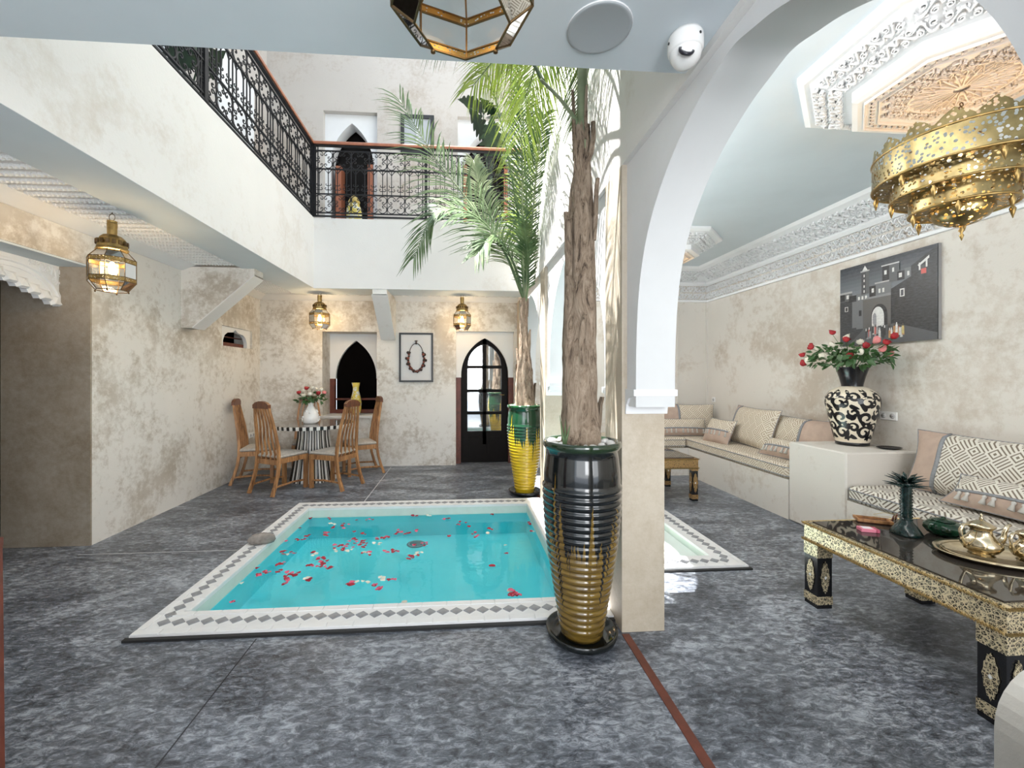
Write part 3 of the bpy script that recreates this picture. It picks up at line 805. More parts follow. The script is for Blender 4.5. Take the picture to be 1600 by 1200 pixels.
# rose petals on the water (clusters from the photograph)
clus = []
def cl(n, x, y, sx, sy, red): clus.append((n, x, y, sx, sy, red))
clus = [(2,-1.42,4.54,0.04,0.02,1),(6,-1.24,4.32,0.09,0.08,1),(4,-1.05,4.51,0.11,0.06,1),(6,-1.55,4.01,0.1,0.06,1),(7,-1.36,4.09,0.12,0.05,1),(2,-1.62,4.55,0.04,0.02,1),(2,-1.64,4.26,0.02,0.02,1),(2,-1.04,4.15,0.02,0.02,1),(2,-0.94,4.08,0.02,0.02,1),(11,-1.08,3.76,0.07,0.07,1),(14,-0.9,3.84,0.08,0.09,1),(3,-1.03,3.93,0.03,0.05,1),(6,-0.73,3.95,0.07,0.05,1),(12,-0.54,4.08,0.1,0.07,1),(6,-0.38,3.79,0.06,0.04,1),(6,-0.61,3.66,0.07,0.03,1),(4,-0.82,3.62,0.04,0.03,1),(3,-1.28,3.67,0.03,0.03,1),(5,-1.19,3.55,0.05,0.04,1),(9,-1.1,3.45,0.06,0.06,1),(4,-1.2,3.43,0.03,0.02,1),(3,-1.04,3.37,0.02,0.01,1),(3,-1.53,3.67,0.03,0.04,1),(5,-1.48,3.67,0.07,0.05,1),(4,-1.47,3.48,0.03,0.04,1),(3,-1.55,3.28,0.02,0.02,1),(4,-1.51,3.33,0.03,0.02,1),(3,-1.42,3.34,0.02,0.02,1),(9,-1.31,3.31,0.06,0.06,1),(5,-1.3,3.22,0.03,0.03,1),(2,-1.29,3.14,0.01,0.01,1),(3,-1.13,3.19,0.03,0.02,1),(2,-1.52,2.92,0.02,0.02,1),(1,-1.63,3.41,0.01,0.01,1),(7,-0.79,3.11,0.04,0.04,1),(3,-0.64,3.07,0.02,0.02,1),(4,-0.57,3.02,0.04,0.02,1),(3,-0.52,3.16,0.03,0.02,1),(9,-0.41,3.52,0.05,0.05,1),(3,-0.51,4.55,0.03,0.02,1),(4,-0.16,4.45,0.05,0.02,1),(6,-0.01,4.32,0.05,0.08,1),(2,0.07,4.19,0.02,0.02,1),(6,0.12,3.97,0.03,0.08,1),(2,-0.13,3.97,0.02,0.02,1),(2,0.27,4.11,0.02,0.02,1),(3,0.67,4.04,0.02,0.03,1),(3,0.77,4.25,0.01,0.07,1),(3,0.38,3.54,0.01,0.01,1),(2,0.24,3.31,0.02,0.01,1),(12,0.37,2.89,0.04,0.04,1),(2,0.33,4.54,0.02,0.02,1),(5,-0.99,3.71,0.12,0.05,0),(4,-0.81,3.81,0.11,0.04,0),(3,-1.23,3.64,0.04,0.03,0),(3,-0.81,3.65,0.04,0.03,0),(2,-1.45,3.64,0.07,0.04,0),(5,-0.6,3.17,0.02,0.04,0),(2,-0.75,3.13,0.02,0.02,0),(2,-1.16,3.21,0.01,0.02,0),(1,-1.64,3.18,0.01,0.01,0),(1,0.39,3.71,0.01,0.01,0),(2,0.26,3.99,0.02,0.02,0),(2,-0.39,2.83,0.01,0.01,0),(3,-0.39,3.58,0.05,0.03,0),(2,0.33,2.91,0.01,0.02,0),(3,-0.33,4.56,0.05,0.02,0),(3,-1.32,4.36,0.07,0.04,0),(2,-0.69,3.1,0.02,0.02,0),(1,0.73,4.0,0.02,0.02,0)]
def petal(mat):
    m = MB(); n = 7; v = [(0, 0, .003)] + [(.014*cos(2*pi*i/n)*(1.15 if i % 2 else .9), .012*sin(2*pi*i/n), .0015+.005*abs(sin(2*pi*i/n))) for i in range(n)]
    m.add(v, [(0, i+1, (i+1) % n+1) for i in range(n)], 0, True); return m.build('rose_petal', mat)
pr_ = [petal(CREAM), petal(simple('red_petal', (.40, .01, .035), .6)), petal(simple('pink_petal', (.72, .12, .22), .6))]
used_ = [0, 0, 0]
R = random.Random(11)
for (n, x, y, sx, sy, red) in clus:
    for i in range(n):
        k = 0 if not red else (1 if R.random() < .72 else 2)
        o = pr_[k]
        if used_[k]: o = pr_[k].copy(); COL.objects.link(o)
        used_[k] = 1
        px_ = min(.69, max(-1.61, x+R.uniform(-1, 1)*sx)); py_ = min(4.57, max(2.68, y+R.uniform(-1, 1)*sy))
        o.location = (px_, py_, WZ+.001+R.uniform(0, .002)); o.rotation_euler = (R.uniform(-.15, .15), R.uniform(-.15, .15), R.uniform(0, 6.28))
        s = R.uniform(1.1, 1.75); o.scale = (s, s, s)
        cn = ('small cream', 'dark red', 'pink')[k]
        wh = ('left' if x < -1.05 else 'middle' if x < -.2 else 'right')+(' front' if y < 3.2 else ' back' if y > 3.9 else ' centre')
        tag(o, '%s rose petal floating in the %s part of the pool' % (cn, wh), 'petal', '%s petals floating in the %s part of the pool' % (cn, wh))

# ------------------------------------------------------------ wrought iron balcony railings
def rail_unit():
    m = MB(); r = .0055; tb = lambda pts, rr=r: m.tube([(a, 0, b) for a, b in pts], rr, 4, 0, False)
    W = .25
    for z0 in (.055, .67):       # scroll squares
        cx, cz_ = W/2, z0+.125
        for sx in (-1, 1):
            for sz in (-1, 1):
                # C-scrolls bulging outwards, curls meeting on the middle lines
                R_, r_ = .056, .019; pts = []; c0 = (.062, .062)
                for e in (-1, 1):
                    pe = radians(45+e*118); c2 = (c0[0]+(R_-r_)*cos(pe), c0[1]+(R_-r_)*sin(pe))
                    arc = [(c2[0]+r_*(1-.35*j/6)*cos(pe+e*radians(250)*j/6), c2[1]+r_*(1-.35*j/6)*sin(pe+e*radians(250)*j/6)) for j in range(1, 7)]
                    if e < 0: pts = list(reversed(arc)) + [(c0[0]+R_*cos(radians(45-118+236*i/10)), c0[1]+R_*sin(radians(45-118+236*i/10))) for i in range(11)]
                    else: pts += arc
                tb([(cx+sx*a_, cz_+sz*b_) for a_, b_ in pts], .006)
    # pointed arcade in the middle, small curls below
    for k in range(2):
        x = W*k/2+W/4
        tb([(x, .325), (x, .66)], .007)
        for sx in (-1, 1):
            tb([(x, .60), (x+sx*.03, .64), (x+sx*W/4, .665)])
            tb([(x, .375), (x+sx*.03, .37), (x+sx*.048, .388), (x+sx*.038, .405), (x+sx*.026, .395)])
            tb([(x, .435), (x+sx*.025, .432), (x+sx*.036, .447), (x+sx*.026, .458)])
    tb([(0, .055), (0, .915)], .007)
    return m
ru = None
def railing(name, label, loc, rz, n, posts):
    global ru
    t = thing(name, label, 'railing', loc, rz, None)
    L = n*.25
    for z in (.05, .315, .665, .92):
        m = MB(); m.box(0, L, -.010, .010, z-.007, z+.007); m.build('rail', IRON, t)
    for i in range(n):
        if ru is None: ru = rail_unit().build('scroll_panel', IRON, t, (0, 0, 0))
        else: inst(ru, 'scroll_panel', t, (i*.25, 0, 0))
    for x in posts:
        m = MB(); m.box(-.018, .018, -.018, .018, -.0, 1.0); m.build('post', IRON, t, (x, 0, 0))
        for d in (-.045, .045):
            m = MB(); m.box(-.006, .006, -.006, .006, 0, .98); m.build('post', IRON, t, (x+d, 0, 0))
    m = MB(); m.box(-.02, L, -.015, .015, -.005, .012); m.build('bottom_bar', IRON, t)
    m = MB(); m.box(-.02, L, -.02, .02, .98, 1.0); m.build('top_bar', IRON, t)
    m = MB(); m.prism([(-.035, 1.0), (.035, 1.0), (.035, 1.03), (.02, 1.048), (-.02, 1.048), (-.035, 1.03)], -.02, L, lambda p: Vector((p.z, p.x, p.y)))
    m.build('handrail', HANDR, t)
    return t
railing('balcony_railing', 'black wrought iron scroll railing along the back balcony', (-2.06, 5.99, ZF+.035), 0, 12, (-.0, 1.545+.0, 2.98))
railing('balcony_railing', 'black wrought iron scroll railing along the left balcony', (-2.09, 5.96, ZF+.035), -pi/2, 17, (.0, 2.42))

# things on the upper gallery
def frame_pic(name, label, cat, o, w, h, rot, frame_m, board_m, fw=.025):
    t = thing(name, label, cat, o, rot)
    m = MB()
    m.box(-w/2, w/2, -.03, 0, -h/2, -h/2+fw); m.box(-w/2, w/2, -.03, 0, h/2-fw, h/2); m.box(-w/2, -w/2+fw, -.03, 0, -h/2+fw, h/2-fw); m.box(w/2-fw, w/2, -.03, 0, -h/2+fw, h/2-fw)
    m.build('frame', frame_m, t)
    m = MB(); m.box(-w/2+fw, w/2-fw, -.012, -.002, -h/2+fw, h/2-fw); m.build('backing_board', board_m, t)
    return t
BF = simple('black_picture_frame', (.01, .01, .01), .35)
t = frame_pic('picture_frame', 'black framed grey picture on the upper floor wall', 'picture', (-.74, UY-.001, 5.46), .55, .64, 0, BF, simple('grey_mount', (.40, .42, .45), .4), .06)
m = MB(); 
for i in range(9): m.box(-.02+.02*sin(i*2.1), .03+.02*sin(i*2.1), -.02, -.012, .10-.04*i, .12-.04*i)
m.build('artwork', simple('pale_artwork', (.72, .73, .75), .5), t)
t = frame_pic('necklace_frame', 'black framed beaded necklace hanging between window and door', 'picture', (-.735, BY-.001, 1.743), .54, .79, 0, BF, simple('pale_mount', (.66, .66, .66), .6), .028)
nk = [(.115*cos(a)*(1.0+.12*(sin(a) < 0)), .225*sin(a) - .0) for a in [radians(90+360*i/46) for i in range(46)]]
BEAD = simple('dark_brown_bead', (.03, .015, .012), .4); BEAD2 = simple('red_brown_bead', (.20, .05, .03), .4)
m = MB(); m.tube([(x, -.02, z) for x, z in nk], .006, 6, 0, True, None, True); m.build('cord', BEAD, t)
for i, (x, z) in enumerate(nk):
    if z < .10:
        r = .020+.006*(i % 3 == 0)
        b = MB(); b.lathe([(.002, -r), (r*.8, -r*.5), (r, 0), (r*.8, r*.5), (.002, r)], 8); b.build('bead', BEAD if i % 2 else BEAD2, t, (x, -.027, z))
        if i % 3 == 0:
            b = MB(); b.lathe([(.002, -r), (r*.7, -r*.5), (r*.8, 0), (r*.7, r*.5), (.002, r)], 8); b.build('bead', BEAD, t, (x*1.22, -.027, z*1.02))
m = MB(); m.lathe([(.002, -.03), (.02, -.01), (.008, .012), (.03, .03), (.002, .04)], 6); m.build('clasp', BEAD, t, (0, -.027, .235))

# wall fittings
def socket(loc, rz, n, label):
    t = thing('wall_socket', label, 'socket', loc, rz)
    m = MB(); m.cbox(-.04*n, .04*n, -.012, 0, -.04, .04, .004); m.build('cover_plate', PORC, t)
    for i in range(n):
        x = (i-(n-1)/2)*.08; m = MB(); m.lathe([(.024, 0), (.024, -.004), (.020, -.004), (.018, .003)], 20, 0, True, Matrix.Rotation(pi/2, 4, 'X'), True)
        s = m.build('socket_well', simple('socket_grey', (.5, .5, .5), .5), t, (x, -.013, 0))
        for d in (-.008, .008):
            h = MB(); h.lathe([(.0028, 0), (.0028, .003)], 8, 0, True, Matrix.Rotation(pi/2, 4, 'X')); h.build('pin_hole', BLK, s, (d, -.003, 0))
socket((3.98, 3.61, 1.075), -pi/2, 2, 'double white wall socket right of the patterned vase')
socket((3.98, 6.32, 1.07), -pi/2, 1, 'small white wall socket above the far corner sofa')
socket((-3.16, 6.5, .56), pi/2, 2, 'white wall socket low behind the leftmost dining chair')
m = MB(); m.lathe([(.01, .0), (.108, 0), (.112, -.004), (.108, -.008), (.10, -.006), (.01, -.006)], 40)
o = thing('ceiling_speaker', 'round grey white speaker set into the near ceiling', 'speaker', (.48, 1.43, ZC))
m.build('grille', simple('grey_grille', (.36, .39, .41), .6), o)
m = MB(); m.lathe([(.109, 0), (.109, -.004), (.113, -.004), (.113, 0)], 40, 0, True, None, False); m.build('rim', WHITE, o)
o = thing('security_camera', 'white dome security camera under the near ceiling beside the arch', 'camera', (.80, 1.44, ZC), .5)
m = MB(); m.lathe([(.055, 0), (.060, -.012), (.060, -.055), (.056, -.062), (.004, -.062)], 28); m.build('base', PORC, o)
m = MB(); m.lathe([(.050, .02), (.054, 0), (.048, -.028), (.03, -.046), (.004, -.052)], 28); m.build('dome_housing', PORC, o, (0, 0, -.06), (radians(-20), radians(18), 0))
m = MB(); m.lathe([(.004, -.004), (.026, -.006), (.028, .002), (.020, .004), (.018, -.002)], 20, 0, True, None, True); m.build('lens', simple('dark_lens', (.02, .02, .03), .05), o, (-.038, -.028, -.085), (radians(50), radians(-45), 0))
for a in (.6, 2.6, 4.6):
    b = MB(); b.lathe([(.0045, .003), (.0045, -.003)], 8, 0, True, Matrix.Rotation(pi/2, 4, 'X')); b.build('screw', BLK, o, (.0595*cos(a), .0595*sin(a), -.03), (0, 0, a+pi/2))

# ------------------------------------------------------------ pendant lanterns
def lantern():
    t = thing('pendant_lantern', 'x', 'lantern')
    m = MB(); m.tube([(.024*cos(a), 0, -.035+.024*sin(a)) for a in [2*pi*i/16 for i in range(16)]], .0025, 6, 0, True, None, True)
    m.tube([(0, 0, .0), (0, 0, -.012)], .004, 6); m.build('hanging_ring', BRASSD, t)
    m = MB(); m.lathe([(.01, -.058), (.036, -.062), (.034, -.075), (.036, -.082), (.034, -.16), (.04, -.165)], 8, 0, False, None, True, 1, pi/8)
    m.build('neck', BRASS, t)
    pr = [(.036, -.16), (.062, -.168), (.088, -.19), (.102, -.225), (.104, -.255), (.112, -.262), (.112, -.272), (.10, -.276)]
    m = MB(); m.lathe(pr, 8, 0, False, None, False, 1, pi/8); m.build('dome', BRASS, t)
    m = MB()
    for i in range(16):
        a = 2*pi*i/16; m.box(.100, .107, -.012, .012, -.235, -.205, 0, RZ(a))
    o = m.build('dome_relief', BRASSD, t); o['kind'] = 'stuff'
    r0, r1, r2 = .098, .160, .108; z0, z1, z2, z3 = -.272, -.335, -.495, -.555
    V = lambda r, z, k: Vector((r*cos(pi/8+k*pi/4), r*sin(pi/8+k*pi/4), z))
    m = MB()
    for k in range(8):
        m.tube([V(r0, z0, k), V(r1, z1, k), V(r1, z2, k), V(r2, z3, k)], .0032, 4, 0, False)
    for (r, z) in ((r1, z1), (r1, z1-.028), (r1, z2), (r1, z2+.028), (r2, z3)):
        m.tube([V(r, z, k) for k in range(8)], .0036, 4, 0, False, None, True)
    m.build('cage', BRASSD, t)
    for (za, zb) in ((z1, z1-.028), (z2+.028, z2)):
        m = MB(); m.lathe([(r1*1.0, za), (r1, zb)], 8, 0, False, None, False, 1, pi/8); m.build('filigree_band', PIERCES, t)
    for k in range(8):
        for (ra, za, rb, zb) in ((r0, z0, r1, z1), (r1, z1-.028, r1, z2+.028), (r1, z2, r2, z3)):
            p_ = MB(); p_.add([V(ra*.995, za, k), V(ra*.995, za, k+1), V(rb*.995, zb, k+1), V(rb*.995, zb, k)], [(0, 1, 2, 3)]); p_.build('glass_pane', GLASS, t)
    for k in range(0, 8, 2):
        b = MB(); b.lathe([(.001, -.008), (.006, -.004), (.006, .004), (.001, .008)], 8); b.build('ball_foot', BRASSD, t, V(r2, z3-.008, k))
    m = MB(); m.lathe([(.013, -.30), (.013, -.35)], 12); m.build('bulb_holder', BRASSD, t)
    m = MB(); m.lathe([(.010, -.35), (.02, -.37), (.026, -.40), (.02, -.43), (.002, -.44)], 14); m.build('bulb', BULB, t)
    return t
L1 = lantern(); L1.location = (-2.62, 3.32, 2.675); L1.scale = (.90, .90, 1.06); L1['label'] = 'brass and glass octagonal lantern hanging under the left balcony near the wall opening'
GL = 'octagonal brass and glass lanterns'; L1['group'] = GL
dup(L1, (-2.10, 6.32, 2.70), .2, 'brass and glass lantern hanging above the dining table', GL, (.92, .92, 1.0))
dup(L1, (0.0, 6.32, 2.70), .1, 'brass and glass lantern hanging beside the arched glass door', GL, (.86, .86, 1.0))
dup(L1, (.0, .99, 2.67), .32, 'large brass and glass lantern cut off by the top of the photo', GL, (1.05, 1.05, .69))
def plight(loc, p, r=.09):
    d = bpy.data.lights.new('lantern_light', 'POINT'); d.energy = p; d.color = (1, .70, .38); d.shadow_soft_size = r
    o = bpy.data.objects.new('lantern_light', d); COL.objects.link(o); o.location = loc
plight((-2.62, 3.32, 2.31), 8); plight((-2.10, 6.32, 2.27), 8); plight((0, 6.32, 2.27), 8); plight((.0, .99, 2.39), .4)

# ------------------------------------------------------------ chandeliers
def chandelier():
    t = thing('chandelier', 'x', 'chandelier')
    m = MB()
    for a in (0, 2.1, 4.2):
        m.tube([(0, 0, .17), (.10*cos(a), .10*sin(a), .11), (.40*cos(a), .40*sin(a), .01)], .004, 5)
    for k in range(5): m.tube([(.012*cos(b), .004*(k % 2), .17+k*.022+.012*sin(b)) for b in [2*pi*i/8 for i in range(8)]], .003, 4, 0, True, None, True)
    m.build('chain', BRASSD, t)
    tiers = ((.42, .0, -.17, .33), (.33, -.14, -.27, .24), (.24, -.26, -.37, .14))
    for i, (r, za, zb, ri) in enumerate(tiers):
        m = MB(); m.lathe([(r, zb), (r*1.0, za)], 48, 0, True, None, False); s = m.build('pierced_ring', PIERCE, t)
        m = MB(); m.lathe([(ri, zb), (r, zb)], 48, 0, False, None, False); m.build('pierced_underside', PIERCE, t)
        m = MB()
        for z in (za, zb):
            m.tube([(r*cos(a), r*sin(a), z) for a in [2*pi*k/48 for k in range(48)]], .007, 6, 0, True, None, True)
        m.build('rim', BRASS, t)
        if i == 0:     # crown of pointed lobes
            m = MB(); n = 16
            v = []; f = []
            for k in range(n*4+1):
                a = 2*pi*k/(n*4); h = (.03, .07, .10, .07)[k % 4]; v += [(r*cos(a), r*sin(a), za), (r*.985*cos(a), r*.985*sin(a), za+h*.9)]
            f = [(2*k, 2*k+2, 2*k+3, 2*k+1) for k in range(n*4)]
            m.add(v, f); m.build('crown', PIERCE, t)
        for k in range(6):
            a = 2*pi*k/6+i*.3; m = MB(); m.lathe([(.003, .03), (.012, .02), (.006, .0), (.016, -.02), (.010, -.045), (.002, -.075)], 8)
            m.build('drop', BRASS, t, (r*.97*cos(a), r*.97*sin(a), zb-.01))
    m = MB(); m.lathe([(.14, -.36), (.145, -.39), (.12, -.43), (.07, -.46), (.02, -.475)], 32, 0, True, None, False); m.build('bowl', PIERCE, t)
    m = MB(); m.tube([(.143*cos(a), .143*sin(a), -.365) for a in [2*pi*k/32 for k in range(32)]], .006, 6, 0, True, None, True); m.build('rim', BRASS, t)
    m = MB(); m.lathe([(.02, -.47), (.008, -.485), (.016, -.50), (.004, -.515), (.012, -.53), (.002, -.56)], 10); m.build('finial', BRASS, t)
    for k in range(3):
        b = MB(); b.lathe([(.003, -.03), (.022, -.015), (.024, .01), (.01, .03)], 12); b.build('bulb', BULB, t, (.12*cos(k*2.1), .12*sin(k*2.1), -.16))
    return t
C1 = chandelier(); C1.location = (2.575, 1.97, 2.63); C1['label'] = 'large tiered pierced brass chandelier over the low table'; C1.scale = (.82, .82, .86)
C1['group'] = 'tiered brass chandeliers'
dup(C1, (2.42, 5.15, 2.70), .3, 'tiered pierced brass chandelier far back, mostly hidden behind the arch', 'tiered brass chandeliers', (.76, .76, .80))
plight((2.52, 1.97, 2.42), 4, .05); plight((2.42, 5.15, 2.45), 4, .05)
# ------------------------------------------------------------ dining corner
def chair(label):
    t = thing('dining_chair', label, 'chair', (0,0,0), 0, 'wooden dining chairs round the striped table')
    W = .20
    m = MB(); n = 10
    v = []
    m.cbox(-.215, .215, -.20, .22, .435, .475, .018)
    m.add([(-.20,-.185,.474),(.20,-.185,.474),(.20,.205,.474),(-.20,.205,.474),(-.12,-.11,.492),(.12,-.11,.492),(.12,.13,.492),(-.12,.13,.492)],
          [(0,1,5,4),(1,2,6,5),(2,3,7,6),(3,0,4,7),(4,5,6,7)], 0, True)
    m.build('seat', SEATF, t)
    m = MB()
    m.box(-.20, .20, .195, .22, .375, .437); m.box(-.215, -.19, -.18, .2, .375, .437); m.box(.19, .215, -.18, .2, .375, .437); m.box(-.20, .20, -.205, -.18, .355, .415)
    m.build('seat_frame', CHAIRW, t)
    for s in (-1, 1):
        m = MB(); m.box(s*.195-.021, s*.195+.021, .178, .222, 0, .437); m.build('leg', CHAIRW, t)
        pts = [(s*.205, -.30, 0), (s*.20, -.255, .12), (s*.197, -.215, .26), (s*.195, -.195, .40), (s*.185, -.20, .55), (s*.165, -.225, .75), (s*.14, -.262, .95), (s*.118, -.285, 1.08)]
        m = MB(); m.tube(pts, [.026, .024, .023, .024, .023, .021, .019, .018], 4, 0, False); m.build('leg', CHAIRW, t)
        m = MB(); m.tube([(s*.198, -.265, .10), (s*.20, 0, .115), (s*.197, .19, .10)], .013, 6, 0, False); m.build('stretcher', CHAIRW, t)
    for i in range(4):
        u = (i-1.5)/1.5
        pts = []
        for k in range(9):
            z = .40+.66*k/8; w = .12*(1-.42*k/8)
            y = -.195-.09*(max(0, z-.45)/.62)**1.3
            pts.append((u*w+.010*sin(k*1.35+.4), y+.004, z))
        m = MB(); m.tube(pts, .0165, 4, 0, False, None, False, .55); m.build('slat', CHAIRW, t)
    m = MB(); poly = [(-.135, 1.05), (.135, 1.05), (.135, 1.095), (.09, 1.125), (.03, 1.138), (-.03, 1.138), (-.09, 1.125), (-.135, 1.095)]
    m.prism(poly, -.305, -.262, lambda p: Vector((p.x, p.z, p.y))); m.build('crest_rail', CHAIRD, t)
    return t
ch0 = chair('nearest dining chair with its slatted back to the pool, left of the table')
def hd(x, y, tx, ty): return atan2(ty-y, tx-x)-pi/2
TX, TY = -2.08, 6.02
def cplace(o, x, y, rz, lab):
    if o is None: dup(ch0, (x, y, 0), rz, lab)
    else: o.location = (x, y, 0); o.rotation_euler = (0, 0, rz)
cplace(ch0, -2.30, 5.50, -radians(28), '')
cplace(None, -1.68, 5.63, radians(66), 'dining chair right of the striped table, nearest the pool, seen from behind')
cplace(None, -1.52, 6.36, radians(116), 'dining chair under the window niche with its back near the yellow vase')
cplace(None, -2.80, 5.98, -radians(78), 'leftmost dining chair close to the left wall')
cplace(None, -2.32, 6.48, radians(198), 'dining chair behind the table, mostly hidden by the white vase')
t = thing('dining_table', 'round black and white striped pedestal table in the back left corner', 'table', (TX, TY, 0))
m = MB(); m.lathe([(.01, .735), (.50, .735), (.535, .74), (.54, .782), (.535, .786)], 64, 0, False, None, True); m.build('table_rim', STRP, t)
m = MB(); m.lathe([(.01, .786), (.534, .7865), (.53, .790), (.01, .790)], 64, 0, False, None, True); m.build('tabletop', STRT, t)
m = MB(); seg = 80
v = []; f = []
for (r, z) in ((.30, 0), (.265, .2), (.235, .4), (.205, .6), (.20, .735)):
    for i in range(seg):
        a = 2*pi*i/seg; rr = r*(1+.045*cos(a*20)); v.append((rr*cos(a), rr*sin(a), z))
for k in range(4):
    for i in range(seg): j = (i+1) % seg; f.append((k*seg+i, k*seg+j, k*seg+seg+j, k*seg+seg+i))
m.add(v, f, 0, True); m.build('pedestal', STRP, t)

def rose(mat, r=.03):
    m = MB(); rs = random.Random(5)
    m.lathe([(.001, -r*.75), (r*.6, -r*.55), (r*.9, 0), (r*.7, r*.5), (r*.35, r*.35), (.001, r*.45)], 10, 0, True, None, False)
    for i in range(7):
        a = i*2.4; q = r*(.95-.08*i); c, s_ = cos(a), sin(a)
        m.add([(q*.3*c-q*.5*s_, q*.3*s_+q*.5*c, -r*.4), (q*.3*c+q*.5*s_, q*.3*s_-q*.5*c, -r*.4), (q*1.0*c+q*.55*s_, q*1.0*s_-q*.55*c, r*.5), (q*1.25*c, q*1.25*s_, r*.25), (q*1.0*c-q*.55*s_, q*1.0*s_+q*.55*c, r*.5)], [(0,1,2,3,4)], 0, True)
    return m
rose_m = {}
def bouquet(name, label, loc, R0, H, roses, leaves, rr, seed):
    t = thing(name, label, 'flowers', loc); rs = random.Random(seed)
    for i, (dx, dy, dz, c) in enumerate(roses):
        mt = {'r': RED, 'c': CREAM, 'p': PINKR}[c]
        if (c, rr) not in rose_m: o = rose(mt, rr).build('rose', mt, t); rose_m[(c, rr)] = o
        else: o = inst(rose_m[(c, rr)], 'rose', t)
        o.location = (dx, dy, dz); o.rotation_euler = (rs.uniform(-.6, .6)-dy*2, rs.uniform(-.6, .6)+dx*2, rs.uniform(0, 6))
        o['label'] = {'r': 'red rose', 'c': 'cream rose', 'p': 'pink rose'}[c]
        m = MB(); m.tube([(0, 0, -.12), (dx*.35, dy*.35, dz*.45), (dx, dy, dz-rr*.6)], .0025, 4); m.build('stem', LEAFR, t)
    lo = None
    for i in range(leaves):
        a = rs.uniform(0, 2*pi); rad = R0*sqrt(rs.random()); z = rs.uniform(-.0, H)*(1-.45*rad/R0)+.0
        if lo is None:
            m = MB(); L = rr*1.5; Wd = L*.32
            m.add([(0,0,0),(Wd,L*.4,.003),(Wd*.8,L*.75,0),(0,L*1.15,-.008),(-Wd*.8,L*.75,0),(-Wd,L*.4,.003),(0,L*.5,-.006)], [(0,1,6),(1,2,6),(2,3,6),(3,4,6),(4,5,6),(5,0,6)], 0, True)
            lo = m.build('leaf', LEAFR, t); o = lo
        else: o = inst(lo, 'leaf', t)
        o.location = (rad*cos(a), rad*sin(a), z); o.rotation_euler = (rs.uniform(-1.2, .9), rs.uniform(-.8, .8), a-pi/2+rs.uniform(-.8, .8)); s = rs.uniform(.8, 1.6); o.scale = (s, s, s)
    return t
# white sculpted vase on the dining table
VX, VY = -2.09, 5.93
t = thing('flower_vase', 'white sculpted porcelain vase with knobbly figures on the dining table', 'vase', (VX, VY, .7905))
m = MB(); m.lathe([(.02, 0), (.085, 0), (.10, .02), (.105, .08), (.09, .15), (.06, .20), (.035, .25), (.042, .29), (.034, .285)], 28, 0, True, None, True)
rs = random.Random(4); m.v = [(x*(1+rs.uniform(-.07, .07)), y*(1+rs.uniform(-.07, .07)), z) for x, y, z in m.v]
m.build('vase_body', PORC, t)
for i in range(22):
    a = rs.uniform(0, 6.28); z = rs.uniform(.03, .2); r = .104 if z < .12 else .104-(z-.12)*.55
    b = MB(); b.lathe([(.002, -.018), (.018, -.01), (.016, .008), (.002, .018)], 7, 0, True); b.build('relief_knob', PORC, t, (r*cos(a), r*sin(a), z), (rs.random(), rs.random(), 0))
bouquet('rose_bouquet', 'small bouquet of red and cream roses in the white table vase', (VX, VY, 1.08), .17, .17,
        [(-.14, -.06, .14, 'r'), (-.03, -.08, .20, 'r'), (.12, -.05, .13, 'r'), (-.12, .02, .16, 'c'), (.03, -.12, .12, 'c'), (.07, -.02, .19, 'c'), (.14, .0, .18, 'c'), (-.06, -.1, .10, 'c'), (.0, .05, .2, 'c'), (.17, .03, .13, 'p')], 70, .034, 3)
# yellow vase on the window sill side
t = thing('floor_vase', 'tall yellow vase with blue and dark flower marks in the window niche', 'vase', (-1.72, 6.90, .816))
YP = NT('painted_yellow_glaze'); o_ = YP.co()
c_ = YP.mix(YP.mr(YP.noise(o_, 16, 3), .52, .56), (.62, .50, .10), (.60, .62, .55)); c_ = YP.mix(YP.mr(YP.vor(o_, 17), .20, .17), c_, (.03, .06, .14)); YP = YP.set(c_, .15)
m = MB(); m.lathe([(.05, 0), (.065, .01), (.085, .10), (.09, .20), (.07, .31), (.05, .38), (.048, .44), (.068, .52), (.062, .52), (.04, .44)], 28, 0, True, None, True); m.build('vase_body', YP, t)

